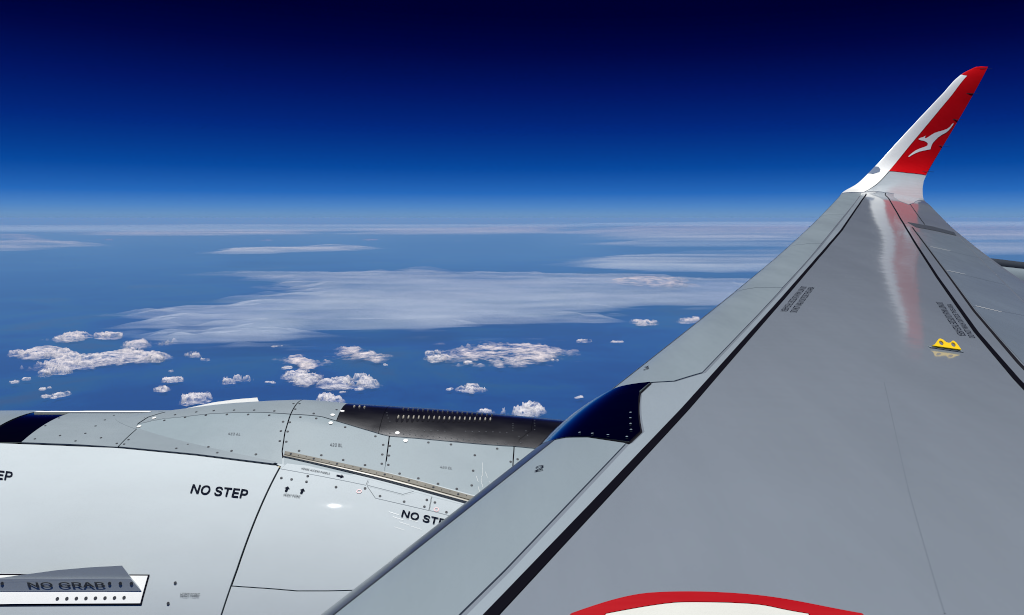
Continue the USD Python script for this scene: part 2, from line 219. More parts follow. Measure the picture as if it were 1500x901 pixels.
# where the marks lie on each surface, in its own two coordinates
ON_WING = {
    'black_front': [(1.8842,0.3702),(1.9825,0.3715),(2.0909,0.3729),(2.2112,0.3744),(2.3452,0.3762),(2.4956,0.3782),(2.6444,0.38),(2.811,0.382),(2.9988,0.3844),(3.2122,0.3873),(3.4567,0.3906),(3.5673,0.3915),(3.6849,0.3924),(3.8101,0.3934),(3.9438,0.3946),(4.0868,0.3959),(4.3665,0.3985),(4.6847,0.4012),(5.0492,0.4042),(5.4683,0.4076),(5.9559,0.4116),(6.5098,0.4154),(7.1606,0.4211),(7.9293,0.4306),(8.8211,0.4486),(9.85,0.4777),(10.4793,0.4881),(11.1865,0.4974),(11.9702,0.5067),(12.8532,0.5209),(14.0507,0.547)],
    'black_rear': [(14.6212,0.7193),(12.9181,0.757),(11.7714,0.7798),(10.7814,0.7944),(9.9615,0.7973),(9.278,0.7962),(8.8768,0.7958),(8.4943,0.7949),(8.1232,0.7938),(7.7623,0.7927),(7.424,0.792),(6.9008,0.793),(6.434,0.7937),(6.017,0.7938),(5.6436,0.7933),(5.3084,0.7921),(5.0571,0.7928),(4.8255,0.7928),(4.6119,0.7925),(4.4148,0.7918),(4.2324,0.7908)],
    'hinge': [(10.4554,0.8257),(9.8393,0.8282),(9.3013,0.8285),(8.8078,0.8275),(8.3397,0.8258),(7.8843,0.8237),(7.4492,0.8219),(7.0498,0.8207),(6.683,0.8196),(6.346,0.8185),(6.0361,0.8172),(5.6926,0.8175),(5.3812,0.8171),(5.0982,0.8161),(4.8399,0.8147),(4.6038,0.8129)],
    'hinge_tip': [(14.6758,0.8711),(10.9121,0.8898)],
    'slat_rear': [(1.8918,0.3439),(1.9903,0.3452),(2.0989,0.3466),(2.2193,0.3482),(2.3536,0.3501),(2.5041,0.3521),(2.578,0.3517),(2.6562,0.3513),(2.739,0.3509),(2.8268,0.3505),(2.9202,0.35),(2.9418,0.3498),(2.9636,0.3496),(2.9859,0.3493),(3.0084,0.3491),(3.0312,0.3489)],
    'slat_rear2': [(4.0078,0.368),(4.113,0.369),(4.2236,0.37),(4.34,0.371),(4.4626,0.3721),(4.592,0.3732),(4.7352,0.3744),(4.8871,0.3757),(5.0482,0.377),(5.2188,0.3785),(5.4004,0.38),(5.5761,0.381),(5.7625,0.3821),(5.9605,0.3833),(6.1711,0.3846),(6.3954,0.3862),(6.7825,0.3876),(7.2119,0.3899),(7.6889,0.3935),(8.2183,0.3995),(8.7944,0.4094),(9.2097,0.4155),(9.6539,0.423),(10.1343,0.4316),(10.6623,0.4406),(11.2345,0.4493),(11.6805,0.4538),(12.1597,0.4592),(12.6726,0.4667),(13.2211,0.4761),(13.9578,0.493)],
    'slat_end': [(3.1995,0.196),(3.1514,0.2608),(3.0393,0.3468)],
    'fillet_rear': [(3.0451,0.3501),(3.1681,0.3523),(3.7288,0.2656),(3.8813,0.2645)],
    'slat2_low': [(3.9223,0.1616),(3.8945,0.2621),(3.8765,0.3213),(4.0078,0.368)],
    'slat_joint_a': [(6.4248,0.255),(6.3671,0.3833)],
    'slat_joint_b': [(8.823,0.234),(8.7712,0.4028)],
    'slat_joint_c': [(11.3149,0.2166),(11.2345,0.4435)],
    'slat_tip': [(14.0234,0.3371),(14.1258,0.4917)],
    'spoiler_a': [(9.1893,0.8305),(9.0319,0.9063),(8.8585,0.9586)],
    'spoiler_b': [(7.8233,0.8214),(7.7136,0.8761),(7.4652,0.9277)],
    'spoiler_c': [(6.2414,0.8205),(6.1002,0.8722),(6.0751,0.8867)],
    'crease': [(10.2931,0.9824),(9.837,0.9771),(9.4279,0.9718),(9.0469,0.9663),(8.6824,0.9605),(8.326,0.9545),(7.9789,0.9485),(7.6416,0.943),(7.3247,0.9384),(7.0269,0.9343),(6.7472,0.9306)],
    'aileron_shade': [(10.9481,0.8153),(10.8054,0.9174),(10.5271,0.9845),(10.2501,0.9777),(10.4142,0.9191),(10.5518,0.8427)],
    'fairing': [(14.1258,0.4917),(14.6348,0.7367),(14.7074,0.7916),(13.5817,0.7934),(13.326,0.8485),(12.9022,0.8875),(13.4431,0.91),(14.3592,0.9612),(14.5446,0.995)],
    'wl_edge': [(14.4387,0.518),(14.7523,0.5366),(15.0437,0.544),(15.5229,0.5488),(16.3411,0.5324),(17.1945,0.5344),(17.9119,0.5536)],
    'wl_top_le': [(17.932,0.2098),(17.9119,0.5536)],
    'red_low': [(15.5236,0.5463),(15.6372,0.8011),(15.7683,0.9935)],
    'emblem': [(17.0678,0.9518),(17.0321,0.9359),(16.9775,0.9326),(16.9194,0.908),(16.8602,0.868),(16.7965,0.814),(16.7388,0.7713),(16.6756,0.7407),(16.6195,0.7219),(16.5748,0.7029),(16.5628,0.6907),(16.5663,0.6697),(16.6023,0.6625),(16.5749,0.6475),(16.5514,0.6386),(16.5229,0.6105),(16.4929,0.5912),(16.4743,0.5876),(16.4731,0.6182),(16.4849,0.6555),(16.505,0.7025),(16.5142,0.7466),(16.5053,0.7813),(16.4751,0.7952),(16.4477,0.7888),(16.395,0.7591),(16.3307,0.7203),(16.2575,0.686),(16.1656,0.6619),(16.0799,0.6486),(16.0433,0.6502),(16.0498,0.6647),(16.1237,0.6854),(16.205,0.7162),(16.2766,0.7514),(16.3364,0.7922),(16.3932,0.8337),(16.4352,0.8651),(16.4602,0.8662),(16.4943,0.8537),(16.5412,0.8463),(16.5829,0.8441),(16.644,0.8522),(16.7017,0.8621),(16.7807,0.889),(16.8615,0.9298),(16.9196,0.9466),(16.9783,0.9553),(17.0327,0.9591)],
    'wicks': [(15.8464,0.9571),(16.6046,0.96),(17.1244,0.9297),(17.6057,0.9067),(18.0934,0.8365)],
    'nav': [(15.3744,0.1573),(15.5086,0.161),(15.5564,0.1758),(15.5137,0.2974),(15.4274,0.3739)],
    'bracket': [(4.7487,0.7115),(4.7193,0.7485)],
    'arc_out': [(1.8727,0.4318),(1.9494,0.4641),(1.9674,0.4844),(1.9721,0.5079),(1.9639,0.5419),(1.9368,0.5714),(1.9014,0.601)],
    'arc_in': [(1.8714,0.4554),(1.9081,0.4825),(1.9217,0.4962),(1.9256,0.5103),(1.9247,0.5378),(1.9125,0.5539),(1.8903,0.5732)],
    'text_fa': [(6.4329,0.442),(5.5032,0.4316),(6.4077,0.4597)],
    'text_fb': [(5.4588,0.4738),(6.3971,0.4833),(5.4692,0.4573)],
    'text_ra': [(6.2101,0.7572),(5.1428,0.7615),(6.2174,0.7683)],
    'text_rb': [(5.1318,0.784),(6.191,0.7837),(5.1128,0.7755)],
    'two': [(2.8227,0.2252),(2.8265,0.2451),(2.8785,0.2127)],
    'three': [(4.1856,0.1692),(4.1927,0.1935),(4.2653,0.1484)],
    'seam': [(3.9434,0.636),(3.1808,0.6376),(2.6849,0.6386),(1.9296,0.643)],
}
ON_NACELLE = {
    'hinge': [(-2.3714,0.2608),(-2.2572,0.2677),(-2.1435,0.2746),(-2.0304,0.2813),(-1.9178,0.288),(-1.8057,0.2945),(-1.7283,0.3046),(-1.6516,0.3145),(-1.5754,0.3242),(-1.5,0.3332),(-1.4253,0.3417),(-1.352,0.3522),(-1.2794,0.3623),(-1.2075,0.372),(-1.136,0.3813),(-1.065,0.3905)],
    'seam': [(-1.0303,0.4049),(-1.0648,0.6422),(-1.0912,0.8218),(-1.1193,0.9642)],
    'apron_joint': [(-1.8066,0.2958),(-1.7991,0.1741)],
    'band_l': [(-2.4804,0.1061),(-2.4749,-0.012),(-2.4829,-0.1468)],
    'band_r': [(-2.2739,0.2628),(-2.2732,0.1084),(-2.2769,-0.022)],
    'latch': [(-1.0945,0.8744),(-0.9362,0.8821),(-0.8423,0.8878),(-0.7233,0.8866),(-0.599,0.883)],
    'acc1': [(-1.0239,0.4159),(-0.635,0.4856),(-0.6299,0.4563),(-0.8477,0.4105),(-0.9974,0.3731)],
    'acc2': [(-0.6291,0.4853),(-0.4709,0.5208),(-0.426,0.5044),(-0.6254,0.4561)],
    'acc3': [(-0.4108,0.5085),(-0.3475,0.5243),(-0.3532,0.5875),(-0.5841,0.5441),(-0.6282,0.4906),(-0.4702,0.5261)],
    'acc4': [(-0.3444,0.5257),(-0.193,0.558),(-0.248,0.6087),(-0.3503,0.5873)],
    'dots': [(-1.0064,0.4629),(-0.9604,0.4687),(-0.895,0.4507),(-0.8931,0.4787),(-0.761,0.4998),(-0.636,0.5005),(-0.5663,0.534),(-0.4609,0.5541),(-0.3655,0.5414),(-0.3729,0.572),(-0.3305,0.5512),(-0.2782,0.5915),(-1.3198,0.8668),(-1.3299,0.93)],
    'rings': [(-0.6587,0.5166),(-0.3212,0.5826)],
    't_nostep': [(-1.3768,0.5385),(-1.1249,0.5605),(-1.3799,0.5012)],
    't_nostep2': [(-0.4702,0.6174),(-0.2834,0.6497),(-0.4661,0.5906)],
    't_nostep0': [(-2.4379,0.4562),(-2.1674,0.4831),(-2.4556,0.4155)],
    't_hoist': [(-1.2902,0.9099),(-1.2153,0.9113),(-1.29,0.8978)],
    't_hoist2': [(-0.9743,0.5469),(-0.9013,0.5544),(-0.9743,0.5366)],
    't_hinge': [(-0.9333,0.4172),(-0.8025,0.4415),(-0.9319,0.4079)],
    'arrow_a': [(-0.9687,0.5273),(-0.9658,0.5039)],
    'arrow_b': [(-0.902,0.5356),(-0.8975,0.5118)],
    'arrow_c': [(-0.7709,0.4437),(-0.7367,0.4503)],
    'plate': [(-2.0157,0.8459),(-1.433,0.8456),(-1.4365,0.9302),(-1.977,0.9375)],
    'fin_root': [(-1.9951,0.8929),(-1.4409,0.8885)],
    'plate_dots': [(-1.7601,0.9171),(-1.7234,0.9167),(-1.6867,0.9162),(-1.6499,0.9157),(-1.6132,0.9152),(-1.5764,0.9148),(-1.5397,0.9143),(-1.503,0.9137)],
    'beam_low': [(-1.0308,0.3537),(-0.56,0.4613),(-0.1737,0.5539)],
    'stain': [(-0.7089,0.7256)],
    'khaki': [(-1.0434,0.4014),(-1.0325,0.3578),(-1.0101,0.3613),(-1.0213,0.4046)],
}
ON_PYLON = {
    'p1': [(-1.8179,0.7116),(-1.7389,0.4291),(-1.4942,0.3216),(-1.3224,0.301),(-1.2265,0.3019),(-1.0786,0.3285),(-0.9196,0.3144),(-0.8444,0.3534),(-0.7145,0.4213),(-0.5879,0.4782),(-0.2796,0.4541),(0.0107,0.4307)],
    'j1': [(-1.0743,-0.123),(-1.0806,0.312),(-1.0709,0.5347),(-1.0422,0.8425)],
    'j2': [(-0.587,0.4886),(-0.5623,0.9386)],
    'j3': [(0.0149,0.4388),(0.0062,0.6491)],
    'metal': [(-0.8445,-0.1196),(-0.8416,0.1267),(-0.845,0.3479)],
    'metal_joint': [(-0.6323,-0.1428),(-0.6313,0.2714),(-0.6329,0.4068)],
    'metal_joint2': [(0.0171,0.4166),(0.0368,0.3536),(0.095,0.2191),(0.1032,-0.0249)],
    'beam_top': [(-1.0408,0.839),(-0.5631,0.8803),(-0.1519,0.9353)],
    't_al': [(-1.3298,0.721),(-1.2675,0.7141),(-1.3322,0.6836)],
    't_bl': [(-0.8378,0.6879),(-0.7801,0.674),(-0.8403,0.6503)],
    't_cl': [(-0.3259,0.7343),(-0.2705,0.729),(-0.324,0.7141)],
    'dots': [(-1.8146,0.3554),(-1.6603,0.2664),(-1.5554,0.2254),(-1.4661,0.2265),(-1.3621,0.2363),(-1.2592,0.2509),(-1.6927,0.4839),(-1.5928,0.3931),(-1.4899,0.3561),(-1.3842,0.3469),(-1.2767,0.3486),(-1.1701,0.3595),(-1.5974,1.1013),(-1.4951,1.0223),(-1.3925,0.9754),(-1.2767,0.9588),(-1.1588,0.939),(-1.1556,0.2745),(-1.0845,0.0798),(-1.09,0.4531),(-1.0569,0.4541),(-1.0843,0.5843),(-1.0517,0.5823),(-1.0724,0.7183),(-1.041,0.7161),(-1.055,0.076),(-1.0577,0.2266),(-0.9608,0.2807),(-0.8631,0.1442),(-1.0159,0.3657),(-0.9396,0.3568),(-0.7918,0.4275),(-0.6406,0.4974),(-0.5963,0.5844),(-0.5653,0.5872),(-0.5915,0.6919),(-0.561,0.6933),(-0.5855,0.7914),(-0.5556,0.7916),(-0.9691,0.803),(-0.8635,0.8088),(-0.7605,0.8198),(-0.6583,0.8345),(-0.499,0.8603),(-0.4139,0.8717),(-0.3254,0.8847),(-0.2418,0.8951),(-0.1447,0.9115),(-0.3906,0.4963),(-0.2851,0.4857),(-0.0693,0.4699),(-0.1716,0.5591),(-0.1751,0.7058),(-0.1778,0.8396),(-0.0063,0.5801),(0.0256,0.5505),(0.0921,0.4813)],
    'discs': [(-0.8644,0.3973),(-0.8328,0.1682),(-0.8696,0.2674),(-0.4969,0.5094),(-0.5412,0.4335),(-1.7589,0.3817),(-1.798,0.8497)],
    'metal_dots': [(-0.6517,0.4155),(-0.618,0.4283),(-0.5969,0.4041),(-0.5762,0.4449),(-0.5495,0.3868),(-0.5162,0.3839),(-0.4837,0.3811),(-0.4501,0.3755),(-0.4168,0.3719),(-0.3855,0.3652),(-0.3533,0.3558),(-0.32,0.3518),(-0.5118,0.4387),(-0.4824,0.4321),(-0.455,0.4353),(-0.425,0.4312),(-0.3969,0.4316),(-0.3711,0.4293),(-0.3418,0.429),(-0.3139,0.426),(-0.2852,0.4228),(-0.2573,0.4199),(-0.6101,0.1789),(-0.6012,0.2336),(-0.589,0.2852),(-0.6174,0.1181),(-0.2219,0.3229),(-0.1894,0.3158),(-0.1569,0.3089),(-0.1243,0.3009),(-0.0917,0.2931),(-0.0581,0.2889),(-0.0254,0.284),(0.0031,0.2488),(0.0044,0.2099),(0.0044,0.1718),(0.0045,0.1327),(0.0335,0.3187),(0.0742,0.2951),(0.0674,0.2366),(0.0409,0.3909),(0.1131,0.0094),(0.1119,0.083),(0.1118,0.1404),(0.1098,0.2046),(-0.2574,0.4189),(-0.2295,0.417),(-0.2024,0.4164),(-0.1758,0.4141),(-0.1493,0.4119),(-0.0686,0.4159),(-0.0291,0.4138)],
    'vents': [(-0.5539,0.2141),(-0.5293,0.209),(-0.5047,0.2038),(-0.48,0.1985),(-0.4553,0.193),(-0.4306,0.1873),(-0.4059,0.1814),(-0.3812,0.1752),(-0.3564,0.1688),(-0.3317,0.1623),(-0.3069,0.1556),(-0.282,0.1488),(-0.2571,0.1419),(-0.2322,0.1349),(-0.2073,0.1277),(-0.1823,0.1204),(-0.1572,0.113),(-0.1321,0.1055),(-0.107,0.0979)],
    'vents2': [(-0.5457,-0.0227),(-0.521,-0.0213),(-0.4962,-0.0202),(-0.4715,-0.0194),(-0.4468,-0.0189),(-0.4221,-0.0189),(-0.3974,-0.0194),(-0.3728,-0.0203),(-0.3482,-0.0215),(-0.3235,-0.023),(-0.2989,-0.0248),(-0.2743,-0.0268),(-0.2496,-0.0291),(-0.225,-0.0316),(-0.2003,-0.0344),(-0.1756,-0.0373),(-0.1509,-0.0405),(-0.1262,-0.0438),(-0.1014,-0.0473)],
    'vents3': [(-0.7894,0.0067),(-0.7638,-0.0001),(-0.7384,0.0051)],
    'scratch': [],
}
ON_APRON = {
    'dots': [(-2.2758,-0.0984),(-2.2598,0.019),(-2.2586,0.1179),(-2.2261,0.2365),(-2.126,0.2102),(-2.0266,0.2523),(-2.0183,0.1916),(-2.014,0.1203),(-2.0133,0.0477),(-2.013,-0.0262),(-2.0116,-0.0984),(-1.9228,0.2279),(-1.8246,0.2707),(-1.7861,0.2424),(-1.7882,0.2753),(-1.5338,0.3044),(-1.3367,0.3293)],
}

# ---------------------------------------------------------------- the setting: sea, haze
R_SEA = 1.5e6
sea_look = usdkit.material(stage, '/World/Looks/sea', {
    'g': ('geometry', {}), 'm': ('mapping', {'scale': (1 / 15000, 1 / 15000, 1 / 15000)}), 'n': ('noise_texture', {'scale': 1.0, 'detail': 6.0, 'roughness': .6, 'distortion': .6}),
    'c': ('rgb_ramp', {'ramp': [(0, (.0006, .009, .085)), (.42, (.0006, .010, .095)), (.50, (.0014, .020, .120)), (.58, (.004, .030, .105)), (.66, (.012, .026, .072)), (1, (.025, .032, .055))]}), 'd': ('diffuse_bsdf', {})},
    [('g.position', 'm.vector'), ('m.vector', 'n.vector'), ('n.fac', 'c.fac'), ('c.color', 'd.color')], surface='d.BSDF')
k = np.linspace(-1, 1, 41) ** 3 * R_SEA; gx, gy = np.meshgrid(k, k, indexing='ij')
put('/World/sea', np.stack([gx.ravel(), gy.ravel(), np.full(gx.size, -10500.)], 1), grid(41, 41), np.tile([0, 0, 1.], (gx.size, 1)), sea_look, kind='structure')
stage.GetPrimAtPath('/World/sea').SetCustomDataByKey('label', 'deep blue hazy sea far below the wing')
haze_look = usdkit.material(stage, '/World/Looks/haze', {'v': ('principled_volume', {'color': HAZE_COLOR, 'density': HAZE_DENSITY, 'absorption_color': HAZE_FADE, 'anisotropy': 0.0})}, volume='v.volume')

# ---------------------------------------------------------------- the airliner
AIR = '/World/airliner'
UsdGeom.Xform.Define(stage, AIR).AddRotateXOp().Set(BANK)
tag(AIR, 'grey and white airliner with red winglet, wing and engine seen from a cabin window', 'airplane')
WK = 2.4                                   # metres per unit of the wing's second coordinate, about
WING = put(AIR + '/wing', *(lambda a, b: (np.vstack([a[0], b[0]]), np.vstack([a[1], b[1] + len(a[0])]), np.vstack([a[2], b[2]])))(
    loft(wing, np.r_[np.linspace(-2, 14.6, 180), 14.7], np.r_[0, np.linspace(.03, 1, 48)]), loft(wing, np.linspace(-2, 14.7, 60), np.linspace(-1, 0, 30))), wing_grey, label='long grey wing with black walkway lines')
def on_wing(name, poly, look, off=.004, thick=.010, du=.12, dv=.03, **kw):
    bulge = kw.pop('bulge', None)
    return put(WING + '/' + name, *patch(wing, poly, du, dv, off, thick, bulge), look, **kw)
W = ON_WING
def line_at(points, s): p = np.array(sorted(points)); return np.interp(s, p[:, 0], p[:, 1])
rear_in = [(-2.0, .335), *W['slat_rear'][:3], W['slat_end'][2]]
end = W['slat_end']
slat_in = Polygon([(-2, -.34), *rear_in, end[1], end[0], (3.225, .10), (3.23, -.34)])
ja, jb, jc, tp = W['slat_joint_a'], W['slat_joint_b'], W['slat_joint_c'], W['slat_tip']
slat_out = W['slat_rear2']
def slat_between(start, stop, rear):        # start and stop: lines from the nose to the rear edge
    return Polygon([(start[0][0], -.34), *start, *rear, *stop[::-1], (stop[0][0], -.34)])
low = W['slat2_low']
fillet = Polygon([(3.23, -.36), (3.225, .10), end[0], end[1], *W['fillet_rear'], low[1], low[0], (3.945, .06), (3.945, -.36)])
slats = [slat_in, slat_between([(3.945, .06), low[0], low[1], low[2]], ja, [p for p in slat_out if p[0] < 6.3]), slat_between(ja, jb, []), slat_between(jb, jc, []), slat_between(jc, tp, [])]
slat_labels = ['light grey inboard slat beside the engine pylon', None, None, None, None]
for k, p in enumerate(slats):
    on_wing('slat', shrink(p.buffer(0), .0035 if k < 1 else .006, 1, WK), slat_grey, .006, .012, .10, .02, label=slat_labels[k])
for k, (a, b, w) in enumerate([(-2, 3.21, .158), (3.96, 6.44, .10), (6.49, 8.93, .08), (8.98, 11.2, .06), (11.25, 14.06, .05)]):
    on_wing('slat_nose', Polygon([(a, -.335), (b, -.335), (b, w), (a, w)]), nose_metal, .0085, 0, .10, .02)
def swell(p): return .020 * np.clip(1 - ((p[:, 0] - 3.585) / .36) ** 2, 0, 1) * np.clip(1 - np.abs(p[:, 1] - .08) / .25, 0, 1) ** .7
FIL = on_wing('pylon_fillet', shrink(fillet.buffer(0), .002, 1, WK), polished, .008, .016, .04, .012, bulge=swell, label='dark polished metal fillet on the leading edge above the pylon')
on_wing('fillet_seal', shrink(fillet.buffer(0), -.004, 1, WK), gap_dark, .003, 0, .05, .02)
bf = [W['black_front'][0]] and [(-2.0, .362), *W['black_front']]; br = [*W['black_rear'][::-1][0:0], (-2.0, .782), (2.0, .788), *sorted(W['black_rear'])]
strip = Polygon([*[(p[0], p[1] + .005) for p in [(-2.0, .335), *W['slat_rear'][:3], end[2], *W['fillet_rear'], *W['slat2_low'][1:], *slat_out]], *[(p[0], p[1] - .001) for p in bf[::-1] if p[0] < 14.1]])
on_wing('fixed_leading_edge', strip.buffer(0), edge_grey, .002, 0)
on_wing('walkway_line', wide(bf, .0155, 1, 2.3), black, .0035, 0, .15, .02)
on_wing('walkway_line', wide(br, .0150, 1, 4.2), black, .0035, 0, .15, .02)
hinge = [(-2.0, .805), (3.0, .809), *sorted(W['hinge'])]
on_wing('hinge_gap', wide([*hinge, (10.5, .824)], .010, 1, 4.2), gap_dark, .0028, 0, .15, .02)
on_wing('hinge_gap', wide(W['hinge_tip'], .006, 1, 3.5), gap_dark, .0028, 0, .15, .02)
on_wing('aileron_end_shade', Polygon(W['aileron_shade']), shade_and_part_grey, .0035, 0, .1, .01)  # shade at the aileron end, painted as a dark patch
# spoilers ahead of the crease, flap and aileron behind it
crease = [(-2.0, .865), (3.0, .895), *sorted(W['crease'])]
def hv(s): return line_at(hinge, s) + .0035
def cv(s): return line_at(crease, s)
ends = [10.15, W['spoiler_a'], W['spoiler_b'], W['spoiler_c'], 3.6, 2.2, .6, -1.0]
def joint(e, v): return e if not isinstance(e, list) else float(np.interp(v, [p[1] for p in e], [p[0] for p in e]))
for a, b in zip(ends[:-1], ends[1:]):
    sa, sb = joint(a, .83), joint(b, .83); ta, tb = joint(a, .95), joint(b, .95)
    ss = np.linspace(0, 1, 5); fwd = [(sa + (sb - sa) * t, hv(sa + (sb - sa) * t)) for t in ss]; aft = [(ta + (tb - ta) * t, cv(ta + (tb - ta) * t) - .002) for t in ss]
    on_wing('spoiler', shrink(Polygon(fwd + aft[::-1]).buffer(0), .0035, 1, 4.0), aileron_grey, .005, .010, .12, .012)
for a, b in [(10.2, 8.86), (8.86, 3.9), (3.9, -1.5)]:
    ss = np.linspace(0, 1, 12); on_wing('aileron' if a > 10 else 'flap', shrink(Polygon([(a + (b - a) * t, cv(a + (b - a) * t) + .0015) for t in ss] + [(b, .990), (a, .990)]).buffer(0), .003, 1, 4.0), aileron_grey, .003, .008, .15, .012)
for e in (W['spoiler_a'], W['spoiler_b'], W['spoiler_c']):          # highlights on the joints, painted as thin white strips
    (s0, v0), (s1, v1) = e[0], e[1]; f = lambda t: (s0 + (s1 - s0) * t, v0 + (v1 - v0) * t)
    on_wing('joint_highlight', wide([f(.12), f(.85)], .004, 1, 3.6), tip_white, .0075, 0, .05, .02)
seam_grey = plain('skin_seam_grey', (.122, .144, .178), .09)
on_wing('skin_seam', wide(W['seam'], .0013, 1, 3.4), seam_grey, .0016, 0, .1, .02)
# the marked area at the wing root
def smooth_curve(pts, n=40):
    p = np.array(pts); return [tuple(q) for q in CubicSpline(np.linspace(0, 1, len(p)), p)(np.linspace(0, 1, n))]
out_, in_ = smooth_curve(W['arc_out']), smooth_curve(W['arc_in'])
on_wing('root_marking', Polygon([(.2, .40), *[(p[0] + .0, p[1]) for p in in_], (.2, .66)]), root_white, .004, 0, .05, .01, label='white painted area at the wing root')
on_wing('root_stripe', Polygon([(1.2, .400), *out_, (1.2, .700), (1.2, .655), *in_[::-1], (1.2, .425)]).buffer(0), root_red, .0055, 0, .05, .01, label='curved red stripe at the wing root')
TXT = 'DO NOT WALK OUTSIDE THIS AREA'
for key in ('text_fa', 'text_fb', 'text_ra', 'text_rb'):
    put(WING + '/lettering', *lettering(wing, W[key], TXT, off=.004, bold=False), ink, label='black warning lettering: do not walk outside this area')
put(WING + '/slat_number', *lettering(wing, W['two'], '2', off=.010, bold=False), ink)
put(WING + '/slat_number', *lettering(wing, W['three'], '3', off=.010, bold=False), ink)
put(WING + '/fillet_bolts', *dots(wing, [(3.9 - .085 * i, .268 + .010 * math.sin(i)) for i in range(0)] + [tuple(np.array(W['fillet_rear'][2]) * (1 - t) + np.array(W['fillet_rear'][1]) * t + np.array([0, -.016])) for t in np.linspace(.02, .98, 8)] + [tuple(np.array(end[0]) * (1 - t) + np.array(end[2]) * t + np.array([.05, 0])) for t in (.2, .45, .7, .95)], .0055, .012), slat_grey, kind='stuff')
# yellow escape rope fitting standing on the wing
A, B = (np.array(wing(np.array(p))) for p in W['bracket']); n0 = normal(wing, np.array(W['bracket'][0])); L = np.linalg.norm(B - A); ex = (B - A) / L; up = unit(n0 - ex * (n0 @ ex)); side = np.cross(ex, up); H = .047
prof = Polygon([(0, 0), (.10, .16), (.20, .55), (.30, .93), (.37, 1.0), (.45, .9), (.53, .66), (.62, .60), (.70, .72), (.76, .92), (.82, .96), (.89, .75), (.95, .35), (1, 0)])
prof = Polygon([(x * L, y * H) for x, y in prof.exterior.coords]).difference(Point(.35 * L, .47 * H).buffer(.0125, 6)).difference(Point(.765 * L, .47 * H).buffer(.0125, 6))
m = trimesh.creation.extrude_polygon(prof, .012, engine='earcut'); m.apply_scale([1, 1.25, 1]); away = np.array([0, 1.0, 0]); lean = unit(up * .67 + (away - up * (away @ up)) * .75); T = np.eye(4); T[:3, 0], T[:3, 1], T[:3, 2], T[:3, 3] = ex, lean, np.cross(ex, lean), A + n0 * .008; m.apply_transform(T)
put_mesh(WING + '/rope_fitting', m, yellow, 30, label='yellow escape rope fitting with two holes standing on the wing')
m = trimesh.creation.box([L * 1.15, .004, .03]); T[:3, 1], T[:3, 2] = up, np.cross(ex, up); T[:3, 3] = A + ex * L / 2 + n0 * .004; m.apply_transform(T); put_mesh(WING + '/rope_fitting_base', m, slat_grey, 30)

# ---- winglet
fr = [(14.23, .470), (14.66, .60), (14.70, .732), (14.72, .79), (13.90, .792), (13.40, .812), (13.05, .868), (13.35, .905), (14.30, .955), (14.5, .995)]
TIP = put(AIR + '/winglet', *(lambda a, b, c: (np.vstack([a[0], b[0], c[0]]), np.vstack([a[1], b[1] + len(a[0]), c[1] + len(a[0]) + len(b[0])]), np.vstack([a[2], b[2], c[2]])))(
    loft(wing, np.linspace(14.7, 18.15, 90), np.r_[0, np.linspace(.03, 1, 40)]), loft(wing, np.linspace(14.7, 18.15, 60), np.linspace(-1, 0, 30)),
    patch(wing, Polygon(fr + [(14.9, .998), (14.9, .3), (14.2, .3)]).buffer(0), .06, .02, .0045, .009)), tip_grey, label='upswept winglet, pale grey at its root and red above')
we = W['wl_edge']; tl = W['wl_top_le']
def on_tip(name, poly, look, off=.004, thick=0, du=.05, dv=.02, **kw): return put(TIP + '/' + name, *patch(wing, poly, du, dv, off, thick), look, **kw)
on_tip('leading_edge', Polygon([(14.12, -.5), (14.2, .3), (14.26, .45), *we, tl[0], (tl[0][0], -.5)]).buffer(0), tip_white, .005, .008, label='white leading edge of the winglet')
on_tip('edge_gap', wide(we, .006, 1, 1.6), gap_dark, .0062, 0)
on_tip('red_panel', Polygon([*W['red_low'][:1], *[(p[0] + .0, p[1] + .006) for p in we if p[0] > 15.6], (tl[1][0] - .0, tl[1][1]), tl[0], (tl[0][0], -.3), (18.148, -.3), (18.148, .999), *W['red_low'][::-1][:2]]).buffer(0), red, .007, 0, label='red painted face of the winglet')
on_tip('red_panel', Polygon([(15.5, -.98), (15.5, -.3), (18.148, -.3), (18.148, -.98)]), red, .004, 0)
on_tip('tip_cap', Polygon([(18.10, -.999), (18.10, .999), (18.149, .999), (18.149, -.999)]), red, .0085, 0)
rib = wing(np.stack([np.full(60, 18.15), np.r_[np.linspace(-1, 1, 60)]], 1)); cv_, cf_ = np.vstack([rib, rib.mean(0)[None] + [0.02, .01, .02]]), np.array([(i, (i + 1) % 60, 60) for i in range(60)])
cn = np.tile(unit(np.array([.1, .3, .95])), (61, 1)); put(TIP + '/tip_cap', cv_, face_up(cv_, cf_, cn), cn, red)
on_tip('kangaroo_emblem', Polygon(W['emblem']).buffer(0), white, .0095, 0, .03, .015, label='white leaping kangaroo emblem')
on_tip('navigation_light', Polygon([(15.34, -.1), (15.34, .30), (15.43, .40), (15.52, .36), (15.57, .26), (15.57, -.1)]), lamp_glass, .008, 0, label='dark glazed navigation light recess in the leading edge')
for s, v in W['wicks']:
    p = wing(np.array([s, v])) + normal(wing, np.array([s, v])) * .009
    put_mesh(TIP + '/static_wick', trimesh.util.concatenate([capsule_between(p - [.05, 0, 0], p + [.03, 0, 0], .005, .004), capsule_between(p + [.03, 0, 0], p + [.20, 0.02, -.004], .004, .003)]), shade_and_part_grey, 40)

